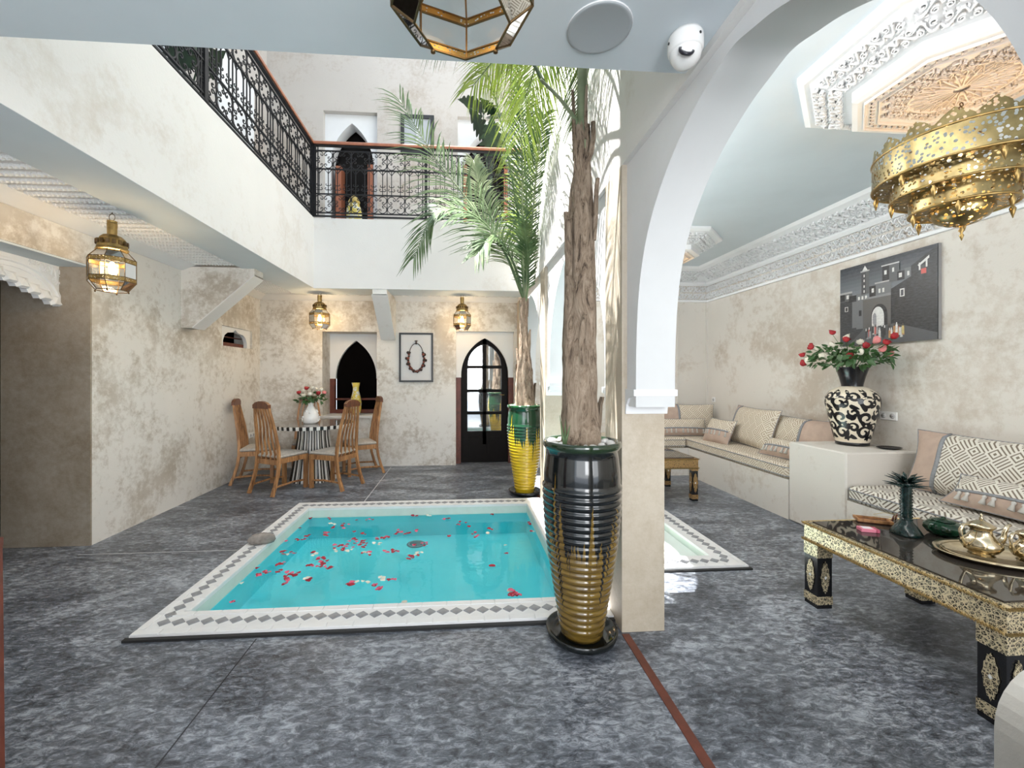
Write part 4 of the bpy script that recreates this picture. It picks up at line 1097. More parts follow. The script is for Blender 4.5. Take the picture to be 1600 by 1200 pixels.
# ------------------------------------------------------------ big glazed pots with palms
def pot_prof():
    pr = [(.115, .03), (.118, .05)]
    z = .07
    while z < .86:
        f = (z-.05)/.81; r = .120+.092*sin(min(1, f*1.02)*pi/2)**1.15
        pr += [(r-.004, z), (r+.003, z+.010), (r+.0055, z+.018), (r+.003, z+.026), (r-.004, z+.034)]; z += .036
    pr += [(.208, .88), (.207, .92), (.203, .96), (.197, 1.01), (.194, 1.045), (.205, 1.055), (.212, 1.065), (.212, 1.085), (.205, 1.095), (.190, 1.092), (.188, 1.05), (.02, 1.045)]
    return pr
def frond(pts, L, n, name, mat, par, seed, droop=.5, w=.011, rmat=None, rw=.012, start=.25, xmax=9, roll=0):
    rs = random.Random(seed); pts = [Vector(p) for p in pts]
    # smooth the rachis (Catmull-Rom)
    P = []; q = [pts[0]*2-pts[1]]+pts+[pts[-1]*2-pts[-2]]
    for i in range(1, len(q)-2):
        for k in range(8):
            u = k/8; a, b, c, d = q[i-1], q[i], q[i+1], q[i+2]
            P.append(.5*((2*b)+(c-a)*u+(2*a-5*b+4*c-d)*u*u+(3*b-a-3*c+d)*u**3))
    P.append(pts[-1]); N = len(P)
    m = MB(); m.tube(P, [rw*(1-.85*i/(N-1)) for i in range(N)], 5, 1)
    for i in range(n):
        f = start+(1-start)*(i+.5)/n; x = f*(N-1); k = min(int(x), N-2); p = P[k].lerp(P[k+1], x-k); d = (P[k+1]-P[k]).normalized()
        side = d.cross(Vector((0, 0, 1)))
        if side.length < .2: side = d.cross(Vector((0, 1, 0)))
        side.normalize(); up = side.cross(d).normalized(); side, up = side*cos(roll)+up*sin(roll), up*cos(roll)-side*sin(roll)
        l = L*(.45+.8*sin(min(1, (1-f)*1.15+.08)*pi*.62))*rs.uniform(.85, 1.1)
        for s_ in (-1, 1):
            ang = rs.uniform(.75, 1.05)*(1-.4*f); dr = (d*cos(ang)+side*s_*sin(ang)+up*rs.uniform(.0, .35)).normalized()
            nn = dr.cross(up if abs(dr.dot(up)) < .9 else side).normalized(); a0 = p; prev = None; vs_ = []; g = Vector((0, 0, -1))
            for j in range(4):
                tt = j/3; c = a0+dr*l*tt+g*droop*l*tt*tt
                ww = w*(.55, 1.0, .8, .08)[j]; vs_ += [c-nn*ww, c+nn*ww]
            m.add(vs_, [(0, 1, 3, 2), (2, 3, 5, 4), (4, 5, 7, 6)], 0)
    m.v = [(x if x < xmax else xmax-.3*(x-xmax), y, z) for x, y, z in m.v]
    return m.build(name, [mat, rmat or mat], par)
def potted_palm(label, x, y, potm, saucm, trunk, stubs):
    t = thing('potted_palm', label, 'potted palm', (x, y, 0))
    m = MB(); m.lathe(pot_prof(), 56, 0, True, None, True); m.build('pot', potm, t)
    m = MB(); m.lathe([(.02, .0), (.15, .0), (.185, .02), (.196, .055), (.186, .058), (.17, .03), (.12, .025), (.02, .025)], 48); m.build('saucer', saucm, t)
    rs = random.Random(int(x*100)); seg = 28; v = []; f = []; n = len(trunk)*5
    for i in range(n):
        u = i/(n-1)*(len(trunk)-1); k = min(int(u), len(trunk)-2); q = u-k
        cx = trunk[k][0]*(1-q)+trunk[k+1][0]*q; z = trunk[k][1]*(1-q)+trunk[k+1][1]*q; r = trunk[k][2]*(1-q)+trunk[k+1][2]*q
        for j in range(seg):
            a = 2*pi*j/seg; rr = r*(1+.10*sin(3*a+z*3)+.08*sin(7*a+z*5.1)+rs.uniform(-.05, .05)); v.append((cx+rr*cos(a), rr*sin(a), z))
    for i in range(n-1):
        for j in range(seg): l = (j+1) % seg; f.append((i*seg+j, i*seg+l, (i+1)*seg+l, (i+1)*seg+j))
    m = MB(); m.add(v, f, 0, True); m.build('trunk', BARK, t)
    # old leaf bases clasping the trunk
    for i in range(stubs):
        u = (i+.5)/stubs*(len(trunk)-1.3); k = min(int(u), len(trunk)-2); q = u-k
        cx = trunk[k][0]*(1-q)+trunk[k+1][0]*q; z = trunk[k][1]*(1-q)+trunk[k+1][1]*q; r = trunk[k][2]*(1-q)+trunk[k+1][2]*q
        a = i*2.4+rs.uniform(-.3, .3); H = rs.uniform(.18, .42); wd = r*rs.uniform(.5, .8); m = MB()
        vs_ = []
        for kk, (h, ww, o_) in enumerate(((0, .7, .97), (H*.4, 1, 1.08), (H*.8, .7, 1.12), (H, .35, 1.16+rs.uniform(0, .08)))):
            for b in (-ww, 0, ww): vs_.append(((r*o_+.012*(b == 0))*cos(a+b*wd/r*.6), (r*o_+.012*(b == 0))*sin(a+b*wd/r*.6), h))
        m.add(vs_, [(r_*3+c, r_*3+c+1, r_*3+c+4, r_*3+c+3) for r_ in range(3) for c in range(2)], 0, True)
        m.add([(vx*.93, vy*.93, vz) for vx, vy, vz in vs_], [(r_*3+c, r_*3+c+3, r_*3+c+4, r_*3+c+1) for r_ in range(3) for c in range(2)], 0, True)
        m.build('leaf_base', BARK, t, (cx, 0, z))
    for i in range(26):
        a = i*2.4; r = .05+.125*sqrt(rs.random()) if i > 9 else .165
        if r < .12 and i > 9: r = .155
        b = MB(); s_ = rs.uniform(.020, .033); b.lathe([(.002, -s_*.5), (s_*.9, -s_*.25), (s_, .05*s_), (s_*.6, s_*.5), (.002, s_*.6)], 9, 0, True, None, True, rs.uniform(.65, 1)); b.build('pebble', PEB, t, (r*cos(a), r*sin(a), 1.062+s_*.5), (rs.uniform(-.2, .2), rs.uniform(-.2, .2), a))
    return t
P1 = potted_palm('tall palm in a black and olive ribbed pot beside the plaster column', .662, 2.27, POTK, SAUCK,
   [(-.01, 1.03, .105), (-.012, 1.3, .090), (-.005, 1.7, .090), (-.005, 2.1, .080), (.0, 2.36, .070), (.0, 2.52, .055), (.004, 2.68, .036), (.004, 2.85, .026)], 11)
m = MB(); m.tube([(.005, 0, 2.70), (.002, 0, 3.0), (.012, 0, 3.3), (.0, 0, 3.7)], [.03, .028, .03, .03], 10); m.build('green_stem', LEAFP, P1)
m = MB(); m.tube([(.01, 0, 2.60), (.045, -.02, 2.68), (.06, -.02, 2.76), (.06, -.02, 2.85)], [.02, .017, .014, .013], 8); m.build('cut_stalk', BARK, P1)
m = MB(); m.tube([(.0, 0, 2.72), (-.03, .0, 2.87), (-.12, .02, 3.0), (-.22, .05, 3.12)], [.014, .012, .010, .008], 7); m.build('side_stalk', LEAFP, P1)
fp = [([(0, 0, 3.5), (-.25, .1, 3.75), (-.5, .2, 3.82), (-.8, .3, 3.62)], .34, LEAF), ([(-.2, .05, 3.10), (-.3, .1, 3.3), (-.42, .2, 3.38), (-.6, .4, 3.30)], .26, LEAFY),
      ([(0, 0, 3.5), (-.05, .4, 3.8), (-.10, .9, 3.85), (-.14, 1.5, 3.6)], .5, LEAFY), ([(0, 0, 3.4), (.12, .1, 3.6), (.2, .4, 3.65), (.22, .8, 3.4)], .34, LEAF),
      ([(0, 0, 3.4), (.1, -.1, 3.55), (.17, -.2, 3.6), (.2, -.4, 3.5)], .32, LEAFD), ([(0, 0, 3.4), (-.05, .2, 3.6), (-.12, .5, 3.65), (-.2, .8, 3.5)], .34, LEAFY),
      ([(0, 0, 3.6), (-.05, .2, 4.1), (-.1, .5, 4.5), (-.2, 1.0, 4.6)], .5, LEAF)]
for i, (pp, L, mt) in enumerate(fp): frond(pp, L, 46, 'frond', mt, P1, 40+i, .65, .0042, LEAF, .012, .3, .22)
m = MB()
for a in (0, 1.2, 2.4): m.tube([(0, 0, 0), (.01*cos(a), .01*sin(a), .05), (.03*cos(a), .03*sin(a), .12+.02*a)], [.008, .007, .001], 5)
m.build('sprout', LEAF, P1, (-.12, -.1, 1.07))
P2 = potted_palm('palm in a green and yellow ribbed pot behind the pool', .765, 5.06, POTY, SAUCK,
   [(.0, 1.03, .115), (.0, 1.25, .108), (.005, 1.5, .098), (.0, 1.75, .068), (-.01, 2.0, .050), (-.005, 2.4, .040)], 9)
fp = [([(0, 0, 2.35), (.04, 0, 3.0), (.09, -.05, 3.9), (.13, -.1, 4.95)], .50, LEAF, LEAFP, .5),
      ([(0, 0, 2.35), (-.25, -.02, 2.95), (-.65, -.05, 3.50), (-1.08, -.05, 4.05), (-1.50, -.1, 4.70)], .62, LEAF, LEAFP, .55),
      ([(0, 0, 2.35), (-.28, -.15, 2.95), (-.62, -.25, 3.30), (-1.05, -.35, 3.30), (-1.30, -.4, 2.75)], .38, LEAF, LEAF, .5),
      ([(0, 0, 2.35), (-.05, -.2, 3.0), (-.12, -.6, 3.7), (-.2, -1.1, 4.2)], .42, LEAF, LEAFP, .55),
      ([(0, 0, 2.35), (.0, -.15, 3.4), (-.10, -.4, 4.6), (-.3, -.8, 5.2)], .55, LEAFY, LEAF, .8),
      ([(0, 0, 2.35), (-.2, .1, 3.0), (-.5, .2, 3.7), (-.62, .25, 4.2)], .40, LEAFP, LEAFP, .6),
      ([(0, 0, 2.35), (-.15, -.1, 2.8), (-.40, -.3, 3.05), (-.62, -.45, 2.78)], .30, LEAF, LEAF, .45),
      ([(0, 0, 2.35), (.03, -.3, 3.1), (.03, -.7, 3.7), (.0, -1.2, 3.9)], .38, LEAF, LEAFP, .6),
      ([(0, 0, 2.35), (-.1, -.1, 3.4), (-.35, -.3, 4.5), (-.6, -.6, 5.0)], .55, LEAFY, LEAF, .8),
      ([(0, 0, 2.3), (.03, -.1, 2.6), (-.02, -.3, 2.95), (-.1, -.6, 3.1)], .26, LEAF, LEAF, .5)]
for i, (pp, L, mt, rm, dr) in enumerate(fp): frond(pp, L, 58, 'frond', mt, P2, 60+i, dr*.8, .0085, rm, .018, .22, .115, (0, 1.25, .95, .4, .5, 1.0, .8, .3, .6, .5)[i])

# upstairs plants behind the railing; the left one stands in for an unidentified shape
def broad_plant(label, loc, spec, seed):
    t = thing('potted_plant', label, 'plant', loc); rs = random.Random(seed)
    m = MB(); m.lathe([(.10, 0), (.15, .02), (.18, .30), (.19, .32), (.17, .32), (.02, .29)], 20); m.build('plant_pot', BLK, t)
    lo = None
    for (x, y, z, s, a, b, c) in spec:
        if lo is None:
            mm = MB(); out = [(0, 0)]
            for i in range(1, 36):
                f = i/36; w_ = .34*sin(pi*min(1, f*.92+.08))**.6*(.42+.58*abs(sin(5.5*pi*f))**.6); out.append((w_, f*.8-.12*(w_/.34)))
            out.append((0, .88)); full = out+[(-a_, b_) for a_, b_ in reversed(out[1:-1])]
            mm.prism(full, 0, .003); lo = mm.build('leaf', LEAFD, t); o = lo
        else: o = inst(lo, 'leaf', t)
        o.location = (x, y, z); o.scale = (s, s, s); o.rotation_euler = (a, b, c)
        m = MB(); m.tube([(0, 0, .28), (x*.4, y*.4, z*.6), (x, y, z)], .008, 5); m.build('stalk', LEAFD, t)
    return t
broad_plant('dark split leafed plant on the back balcony behind the palm', (.42, 6.55, ZF),
            [(-.10, -.1, 1.95, .55, .5, .2, 1.3), (.05, -.1, 1.85, .5, .4, 0, -.6), (.0, 0, 1.6, .6, .9, .1, .4), (-.05, -.1, 1.5, .6, 1.0, .1, 1.9), (.1, 0, 1.4, .55, .8, -.3, -1.6), (.05, -.15, 1.2, .6, 1.1, 0, 3.0), (-.1, 0, 1.1, .6, 1.0, .2, .9), (.1, .1, 2.0, .4, .3, 0, 2.3)], 1)
broad_plant('dark leafy plant standing in for a dark rounded shape behind the left balcony railing', (-2.50, 3.95, ZF),
            [(.0, 0, .85, .45, .5, .2, 1.3), (.05, -.1, .75, .4, .6, 0, -.6), (.0, 0, .7, .45, .9, .1, .4), (-.05, -.1, .65, .45, 1.0, .1, 1.9), (.1, 0, .55, .4, .9, -.3, -1.6), (.05, -.1, .5, .45, 1.1, 0, 3.0)], 2)
t = thing('lidded_jar', 'small yellow patterned jar on the back balcony in front of the doorway', 'jar', (-1.66, 6.55, ZF+.0)); t.scale = (.75, .75, .9)
m = MB(); m.lathe([(.07, 0), (.13, .04), (.16, .22), (.15, .40), (.10, .50), (.02, .5)], 24); m.build('jar_body', YP, t)
m = MB(); m.lathe([(.02, .5), (.11, .50), (.115, .53), (.07, .60), (.02, .63), (.01, .66)], 24); m.build('lid', simple('ochre_lid', (.45, .33, .08), .3), t)

# ------------------------------------------------------------ salon benches
t = thing('masonry_bench', 'long pale plaster bench along the far part of the right wall', 'bench', (3.6, 5.2, 0))
m = MB(); m.box(-.32, .37, -1.232, 1.29, 0, .40); m.box(-2.2, -.32, .63, 1.29, 0, .40); m.build('bench_base', PLS, t)
t = thing('masonry_bench', 'pale plaster bench along the right wall beside the low table', 'bench', (3.6, 1.5, 0))
m = MB(); m.box(-.32, .37, -2.4, 1.83, 0, .385); m.build('bench_base', PLS, t)
t = thing('masonry_pedestal', 'square pale plaster block between the two benches carrying the big vase', 'plinth', (3.63, 3.65, 0))
m = MB(); m.cbox(-.35, .35, -.315, .315, 0, .787, .012); m.build('block', PLS, t)
def mattress(label, x0, x1, y0, y1, z0, z1, mat):
    t = thing('seat_mattress', label, 'mattress', ((x0+x1)/2, (y0+y1)/2, z0))
    a, b, h = (x1-x0)/2, (y1-y0)/2, z1-z0; m = MB()
    m.cbox(-a, a, -b, b, 0, h, .03); m.build('cover', mat, t)
    m = MB()
    for z in (.028, h-.028):
        m.tube([(-a, -b+.03, z), (-a, b-.03, z), (-a+.03, b, z), (a-.03, b, z), (a, b-.03, z), (a, -b+.03, z), (a-.03, -b, z), (-a+.03, -b, z)], .005, 6, 0, True, None, True)
    m.build('piping', GREYT, t)
mattress('long beige fret patterned seat mattress on the far bench', 3.27, 3.97, 3.975, 6.49, .402, .545, FRETBEIGE)
mattress('fret patterned mattress on the back wall bench of the salon', 1.5, 3.262, 5.83, 6.49, .402, .545, FRETBEIGE)
mattress('black and cream fret patterned mattress on the bench by the low table', 3.27, 3.97, -.8, 3.325, .387, .515, FRETB)

def cushion(label, loc, w, h, th, rot, split, tassels=0, mats=None, plain=False):
    """pillow in local xy plane (w along x, h along y), puffed along z; split: x fraction where the pink end starts"""
    t = thing('sofa_cushion', label, 'cushion', loc); t.rotation_euler = rot
    nx, ny = 22, 14; fr, pk = mats or (FRET, PINK)
    def pt(i, j, s):
        u, v = i/nx*2-1, j/ny*2-1
        e = (1-abs(u)**3.2)*(1-abs(v)**3.2); z = th/2*max(0, e)**.55
        px = w/2*u*(1-.06*(1-v*v)); py = h/2*v*(1-.07*(1-u*u))
        return (px, py, s*z)
    def part(i0, i1, j0, j1, name, mat):
        m = MB()
        for s in (1, -1):
            v = [pt(i, j, s) for j in range(j0, j1+1) for i in range(i0, i1+1)]; W = i1-i0+1
            f = [((j*W+i), (j*W+i+1), ((j+1)*W+i+1), ((j+1)*W+i)) for j in range(j1-j0) for i in range(i1-i0)]
            if s < 0: f = [tuple(reversed(q)) for q in f]
            m.add(v, f, 0, True)
        return m.build(name, mat, t)
    if plain: part(0, nx, 0, ny, 'cover', CREAMF)
    elif tassels:
        js = int(ny*split)
        part(0, nx, js, ny, 'patterned_cover', fr); part(0, nx, 0, js, 'plain_panel', pk)
        m = MB(); m.tube([(pt(i, js, 1)[0], pt(i, js, 1)[1], pt(i, js, 1)[2]+.004) for i in range(1, nx)], .011, 6, 0, True, None, False, .6); m.build('braid_trim', GREYT, t)
        for k in range(tassels):
            i = int(2+(nx-4)*k/(tassels-1)); q = pt(i, js, 1); q2 = pt(i, max(0, js-2), 1)
            b = MB(); b.lathe([(.002, .012), (.007, .008), (.008, .0), (.005, -.006), (.012, -.038), (.002, -.038)], 8); b.build('tassel', CREAMF, t, (q2[0], q[1]-.028, max(q[2], q2[2])+.004), (-pi/2+.3, 0, 0), None).scale = (1.5, 1.5, 1.25)
    else:
        a = int(nx*abs(split))
        if split > 0: part(0, a, 0, ny, 'plain_end', pk); part(a, nx, 0, ny, 'patterned_cover', fr)
        else: a = nx-a; part(0, a, 0, ny, 'patterned_cover', fr); part(a, nx, 0, ny, 'plain_end', pk)
        m = MB(); ring_ = [(pt(a, j, 1)[0], pt(a, j, 1)[1], pt(a, j, 1)[2]+.003) for j in range(ny+1)]
        m.tube(ring_, .016, 6, 0, True, None, False, .5); m.build('braid_trim', GREYT, t)
    m = MB(); edge = [pt(i, 0, 1) for i in range(nx)]+[pt(nx, j, 1) for j in range(ny)]+[pt(i, ny, 1) for i in range(nx, 0, -1)]+[pt(0, j, 1) for j in range(ny, 0, -1)]
    m.tube(edge, .004, 5, 0, True, None, True); m.build('piping', GREYT, t)
    return t
# orientation: local x -> along the wall (towards the camera = -Y), local y -> up, local z -> into the room (-X)
def wallrot(tilt, yaw=0):
    M = Matrix(((0, 0, -1), (-1, 0, 0), (0, 1, 0))).to_4x4()      # columns: x->(0,-1,0), y->(0,0,1), z->(-1,0,0)
    return (Matrix.Rotation(yaw, 4, 'Z') @ Matrix.Rotation(tilt, 4, 'Y') @ M).to_euler()
cushion('large back cushion, half pink half fret, nearest on the right wall bench', (3.79, 2.60, .755), 1.32, .50, .20, wallrot(.28), .20)
cushion('fret lumbar cushion with hanging tassels leaning on the nearest back cushion', (3.56, 2.22, .635), 1.15, .26, .16, wallrot(.75), .42, 13)
FB = (FRETBEIGE, PINK)
cushion('back cushion with pink end on its right, beside the plaster block', (3.80, 4.37, .76), .92, .44, .20, wallrot(.25), -.48, 0, FB)
cushion('small tasselled cushion lying against the plaster block', (3.56, 4.32, .635), .62, .24, .15, wallrot(.75, .1), .45, 8, FB)
cushion('big fret patterned cushion in the middle of the far bench', (3.74, 5.12, .79), .95, .52, .20, wallrot(.30, -.12), .16, 0, FB)
cushion('small square cushion with tasselled flap leaning on the far bench', (3.50, 5.44, .69), .46, .36, .15, wallrot(.45, .15), .55, 6, FB)
cushion('corner back cushion with pink left end by the far wall socket', (3.52, 6.28, .78), .80, .46, .20, (radians(78), 0, -.25), .32, 0, FB)
cushion('wide tasselled cushion in the far corner of the salon sofa', (3.30, 6.08, .67), .78, .28, .15, (radians(62), 0, -.12), .42, 9, FB)
cushion('plain cream cushion partly hidden behind the plaster column', (2.78, 6.18, .76), .5, .42, .18, (radians(78), 0, -.05), .4, 0, None, True)

# ------------------------------------------------------------ big black and cream vase
VZ = .788; VPX, VPY = 3.74, 3.74
t = thing('patterned_vase', 'large cream vase with black leafy arabesques on the plaster block', 'vase', (VPX, VPY, VZ))
prv = [(.115, 0), (.125, .01), (.125, .03), (.135, .05), (.155, .14), (.185, .28), (.208, .40), (.205, .455), (.175, .51), (.12, .545), (.085, .56)]
VC = simple('cream_vase_glaze', (.74, .66, .52), .25)
m = MB(); m.lathe(prv, 56, 0, True, None, True); m.build('vase_body', VC, t)
m = MB(); m.lathe([(.084, .552), (.082, .57), (.10, .65), (.125, .735), (.132, .745), (.122, .742), (.08, .60)], 40, 0, True, None, False); m.build('vase_neck', BLK, t)
m = MB(); m.lathe([(.112, -.0), (.128, .004), (.129, .03), (.122, .035)], 40); m.build('vase_foot', BLK, t)
def rz_(z):
    for (r0, z0), (r1, z1) in zip(prv, prv[1:]):
        if z0 <= z <= z1 and z1 > z0: return r0+(r1-r0)*(z-z0)/(z1-z0)
    return .1
def VT(p):
    z = p.y; r = rz_(min(.555, max(.03, z)))+.0015+p.z; a = p.x
    return Vector((r*cos(a), r*sin(a), z))
m = MB()
def vleaf(cx, cz, L, ang, W, bend=.5):
    pts = []; ws = []
    for i in range(7):
        f = i/6; a = ang+bend*(f-.5); pts.append((cx+L*f*cos(a)/.18, cz+L*f*sin(a))); ws.append(W*sin(pi*min(1, .12+f*.86))**.8+.001)
    # width is given in metres but x is an angle: build as polygon
    up = []; dn = []
    for (x, z), w_ in zip(pts, ws):
        nx_, nz = -sin(ang), cos(ang); up.append((x+nx_*w_/2/.18, z+nz*w_/2)); dn.append((x-nx_*w_/2/.18, z-nz*w_/2))
    n = len(up); v = [(*p, 0) for p in up]+[(*p, 0) for p in dn]
    m.add(v, [(i, i+1, n+i+1, n+i) for i in range(n-1)], 0, False, VT)
def vcurl(cx, cz, R_, a0, turns, W):
    p = spiral(0, 0, R_, R_*.3, a0, turns, 16); n = len(p); up = []; dn = []
    for i, (x, z) in enumerate(p):
        l = sqrt(x*x+z*z); w_ = W*(.45+.55*sin(pi*i/(n-1))); up.append((cx+x*(1+w_/2/l)/.18, cz+z*(1+w_/2/l))); dn.append((cx+x*(1-w_/2/l)/.18, cz+z*(1-w_/2/l)))
    v = [(*q, 0) for q in up]+[(*q, 0) for q in dn]; m.add(v, [(i, i+1, n+i+1, n+i) for i in range(n-1)], 0, False, VT)
for k in range(6):
    A = k*pi/3+.3
    for (dz, fl_) in ((.13, 1), (.27, -1), (.41, 1)):
        vcurl(A, dz, .060, .6*fl_, fl_*1.15, .030); vcurl(A+.55, dz+.05, .042, 2.6, -fl_*1.1, .026)
        vleaf(A+.12, dz-.045, .085, .9*fl_, .042); vleaf(A+.42, dz-.02, .07, -.8*fl_, .038); vleaf(A-.05, dz+.06, .07, 1.9, .036); vleaf(A+.3, dz+.03, .06, 1.2*fl_, .034); vleaf(A+.75, dz-.01, .06, 1.5, .032)
    for j_ in range(5): vleaf(A+.25, .085, .036, j_*1.256, .024, 0)
for k in range(10): vleaf(k*pi/5, .485, .05, 1.2 if k % 2 else 1.9, .026)
o = m.build('painted_arabesque', BLK, t); o['kind'] = 'stuff'
rs = random.Random(9)
bouquet('rose_bouquet', 'large bouquet of red, cream and pink roses in the black and cream vase', (VPX-.03, VPY, VZ+.76), .34, .26,
        [(-.40, -.1, .12, 'r'), (-.36, .05, .20, 'r'), (-.42, -.02, .03, 'r'), (-.13, -.05, .33, 'r'), (.0, -.1, .25, 'r'), (.05, -.18, .09, 'r'), (.16, -.08, .18, 'r'), (.34, -.2, .20, 'r'), (.38, -.12, .25, 'r'),
         (-.34, -.12, .05, 'c'), (-.28, .0, .19, 'c'), (-.05, .1, .28, 'c'), (-.2, -.15, .10, 'c'), (.15, -.22, .12, 'c'), (-.12, -.1, .21, 'c'), (.08, .05, .22, 'c'), (.30, -.15, .14, 'p'), (.27, -.2, .22, 'p'), (.33, -.05, .10, 'p'), (.20, .1, .24, 'c'), (-.3, .15, .12, 'c')], 270, .036, 8)
bq = [o for o in bpy.data.objects if o.name.startswith('rose_bouquet')][-1]; bq.rotation_euler = (0, 0, -1.2); bq.scale = (.95, .55, 1)
t = thing('black_dish', 'flat black dish lying on the plaster block behind the vase', 'dish', (3.86, 3.50, .788))
m = MB(); m.lathe([(.02, 0), (.07, 0), (.10, .014), (.096, .016), (.068, .005), (.02, .005)], 28, 0, True, None, True, .8); m.build('dish', BLK, t)

# ------------------------------------------------------------ painting on the right wall
t = thing('painting', 'grey and black painting of a walled old town with an arched gate and small figures', 'painting', (3.979, 3.632, 2.155), -pi/2)
PW, PH = .90, .80
def vc(name):
    q = NT(name); a = q.new('ShaderNodeAttribute', attribute_name='paint'); n = q.noise(q.mapping(q.co(), (1, 1, 2.5)), 30, 4)
    q.set(q.mix(q.mr(n, .3, .7, 0, .35), a.outputs['Color'], (.12, .13, .15)), .35); return q.m
m = MB(); m.box(-PW/2, PW/2, -.028, 0, -PH/2, PH/2); m.build('canvas', simple('painted_canvas_edge', (.30, .30, .30), .7), t)
pm = MB(); pcol = []; L_ = [0]
def pp(poly, col):
    L_[0] += 1; y = -.0285-.00012*L_[0]
    pm.add([((x-.5)*PW, y, (.5-z)*PH) for x, z in poly], [tuple(range(len(poly)))]); pcol.append(col)
def pr4(x0, z0, x1, z1, col): pp([(x0, z1), (x1, z1), (x1, z0), (x0, z0)], col)
for i in range(10): pr4(0, i*.045, 1, (i+1)*.045+.002, (.02+.022*i, .026+.024*i, .035+.026*i))
pr4(0, .45, 1, 1, (.03, .033, .036))
G1, G2, G3, BKc, WHc = (.16, .17, .18), (.10, .105, .11), (.24, .25, .26), (.008, .008, .01), (.75, .75, .73)
pr4(0, .33, .15, .62, G2); pr4(0, .33, .06, .42, BKc); pr4(0, .31, .15, .335, (.4, .4, .4)); pr4(.08, .35, .11, .40, WHc)
pr4(.0, .43, .15, .70, (.025, .027, .03)); pr4(.06, .50, .10, .56, WHc); pr4(.068, .508, .094, .555, BKc)
pr4(.11, .37, .20, .45, BKc); pr4(.20, .36, .30, .80, G1); pr4(.15, .45, .20, .78, G1); pr4(.23, .57, .26, .64, BKc)
for x in (.22, .26, .30): pr4(x, .40, x+.022, .44, WHc)
pr4(.26, .10, .34, .38, (.05, .052, .056)); pr4(.31, .10, .345, .38, G2); pp([(.265, .10), (.30, .03), (.335, .10)], WHc); pr4(.25, .09, .35, .105, (.5, .5, .5))
for z in (.14, .20, .27, .33): pr4(.285, z, .298, z+.03, WHc)
pr4(.35, .30, .42, .47, BKc); pr4(.375, .33, .40, .38, WHc); pr4(.42, .28, .58, .50, G1); pr4(.41, .27, .58, .285, (.5, .5, .5)); pr4(.45, .35, .47, .40, WHc); pr4(.49, .35, .51, .40, WHc)
pr4(.49, .10, .56, .27, BKc); pr4(.56, .09, .66, .30, G2); pr4(.48, .085, .66, .10, (.6, .6, .6)); pr4(.51, .15, .535, .20, WHc); pr4(.59, .14, .61, .19, WHc)
pr4(.64, .20, .71, .30, BKc); pr4(.71, .18, .78, .30, G1); pr4(.655, .22, .685, .27, WHc); pr4(.735, .22, .755, .27, WHc)
pp([(.58, .95), (.58, .38), (.78, .28), (.80, .95)], (.012, .013, .015)); pr4(.665, .40, .71, .49, WHc); pr4(.675, .415, .70, .48, (.05, .05, .06))
pp([(.77, 1.0), (.77, .17), (1.0, 0.02), (1.0, 1.0)], (.016, .018, .02)); pp([(.83, .18), (.93, .10), (.93, .13), (.84, .20)], WHc); pr4(.84, .16, .855, .24, WHc); pr4(.90, .13, .915, .22, WHc); pr4(.855, .19, .90, .27, (.06, .06, .06)); pr4(.86, .23, .905, .285, (.65, .10, .08))
pr4(.28, .45, .58, .86, (.11, .105, .10)); pp([(.28, .45), (.33, .43), (.58, .42), (.58, .45)], G3)
arc = [(.46+.085*cos(a), .66-.13*sin(a)) for a in [pi*i/12 for i in range(13)]]; pp([(.545, .86)]+arc+[(.375, .86)], BKc)
arc = [(.445+.065*cos(a), .68-.12*sin(a)) for a in [pi*i/12 for i in range(13)]]; pp([(.51, .82)]+arc+[(.38, .82)], WHc)
arc = [(.41+.02*cos(a), .68-.05*sin(a)) for a in [pi*i/8 for i in range(9)]]; pp([(.43, .80)]+arc+[(.39, .80)], (.3, .3, .32))
pp([(.1, 1), (.30, .80), (.62, .78), (1.0, .93), (1, 1)], (.09, .095, .10))
rs = random.Random(2)
for i in range(26):
    x = .30+rs.random()*.40; z = .80+rs.random()*.08; c = rs.choice([WHc, WHc, (.05, .05, .05), (.6, .5, .2), (.55, .12, .10), (.35, .35, .36), (.55, .30, .12)])
    pp([(x-.012, z+.07), (x+.012, z+.07), (x+.010, z-.02), (x-.010, z-.02)], c); pp([(x-.006, z-.015), (x+.006, z-.015), (x+.005, z-.045), (x-.005, z-.045)], rs.choice([WHc, (.1, .08, .06)]))
o = pm.build('painted_picture', vc('town_paint'), t)
at = o.data.attributes.new('paint', 'FLOAT_COLOR', 'FACE')
for i, c in enumerate(pcol): at.data[i].color = (*c, 1)

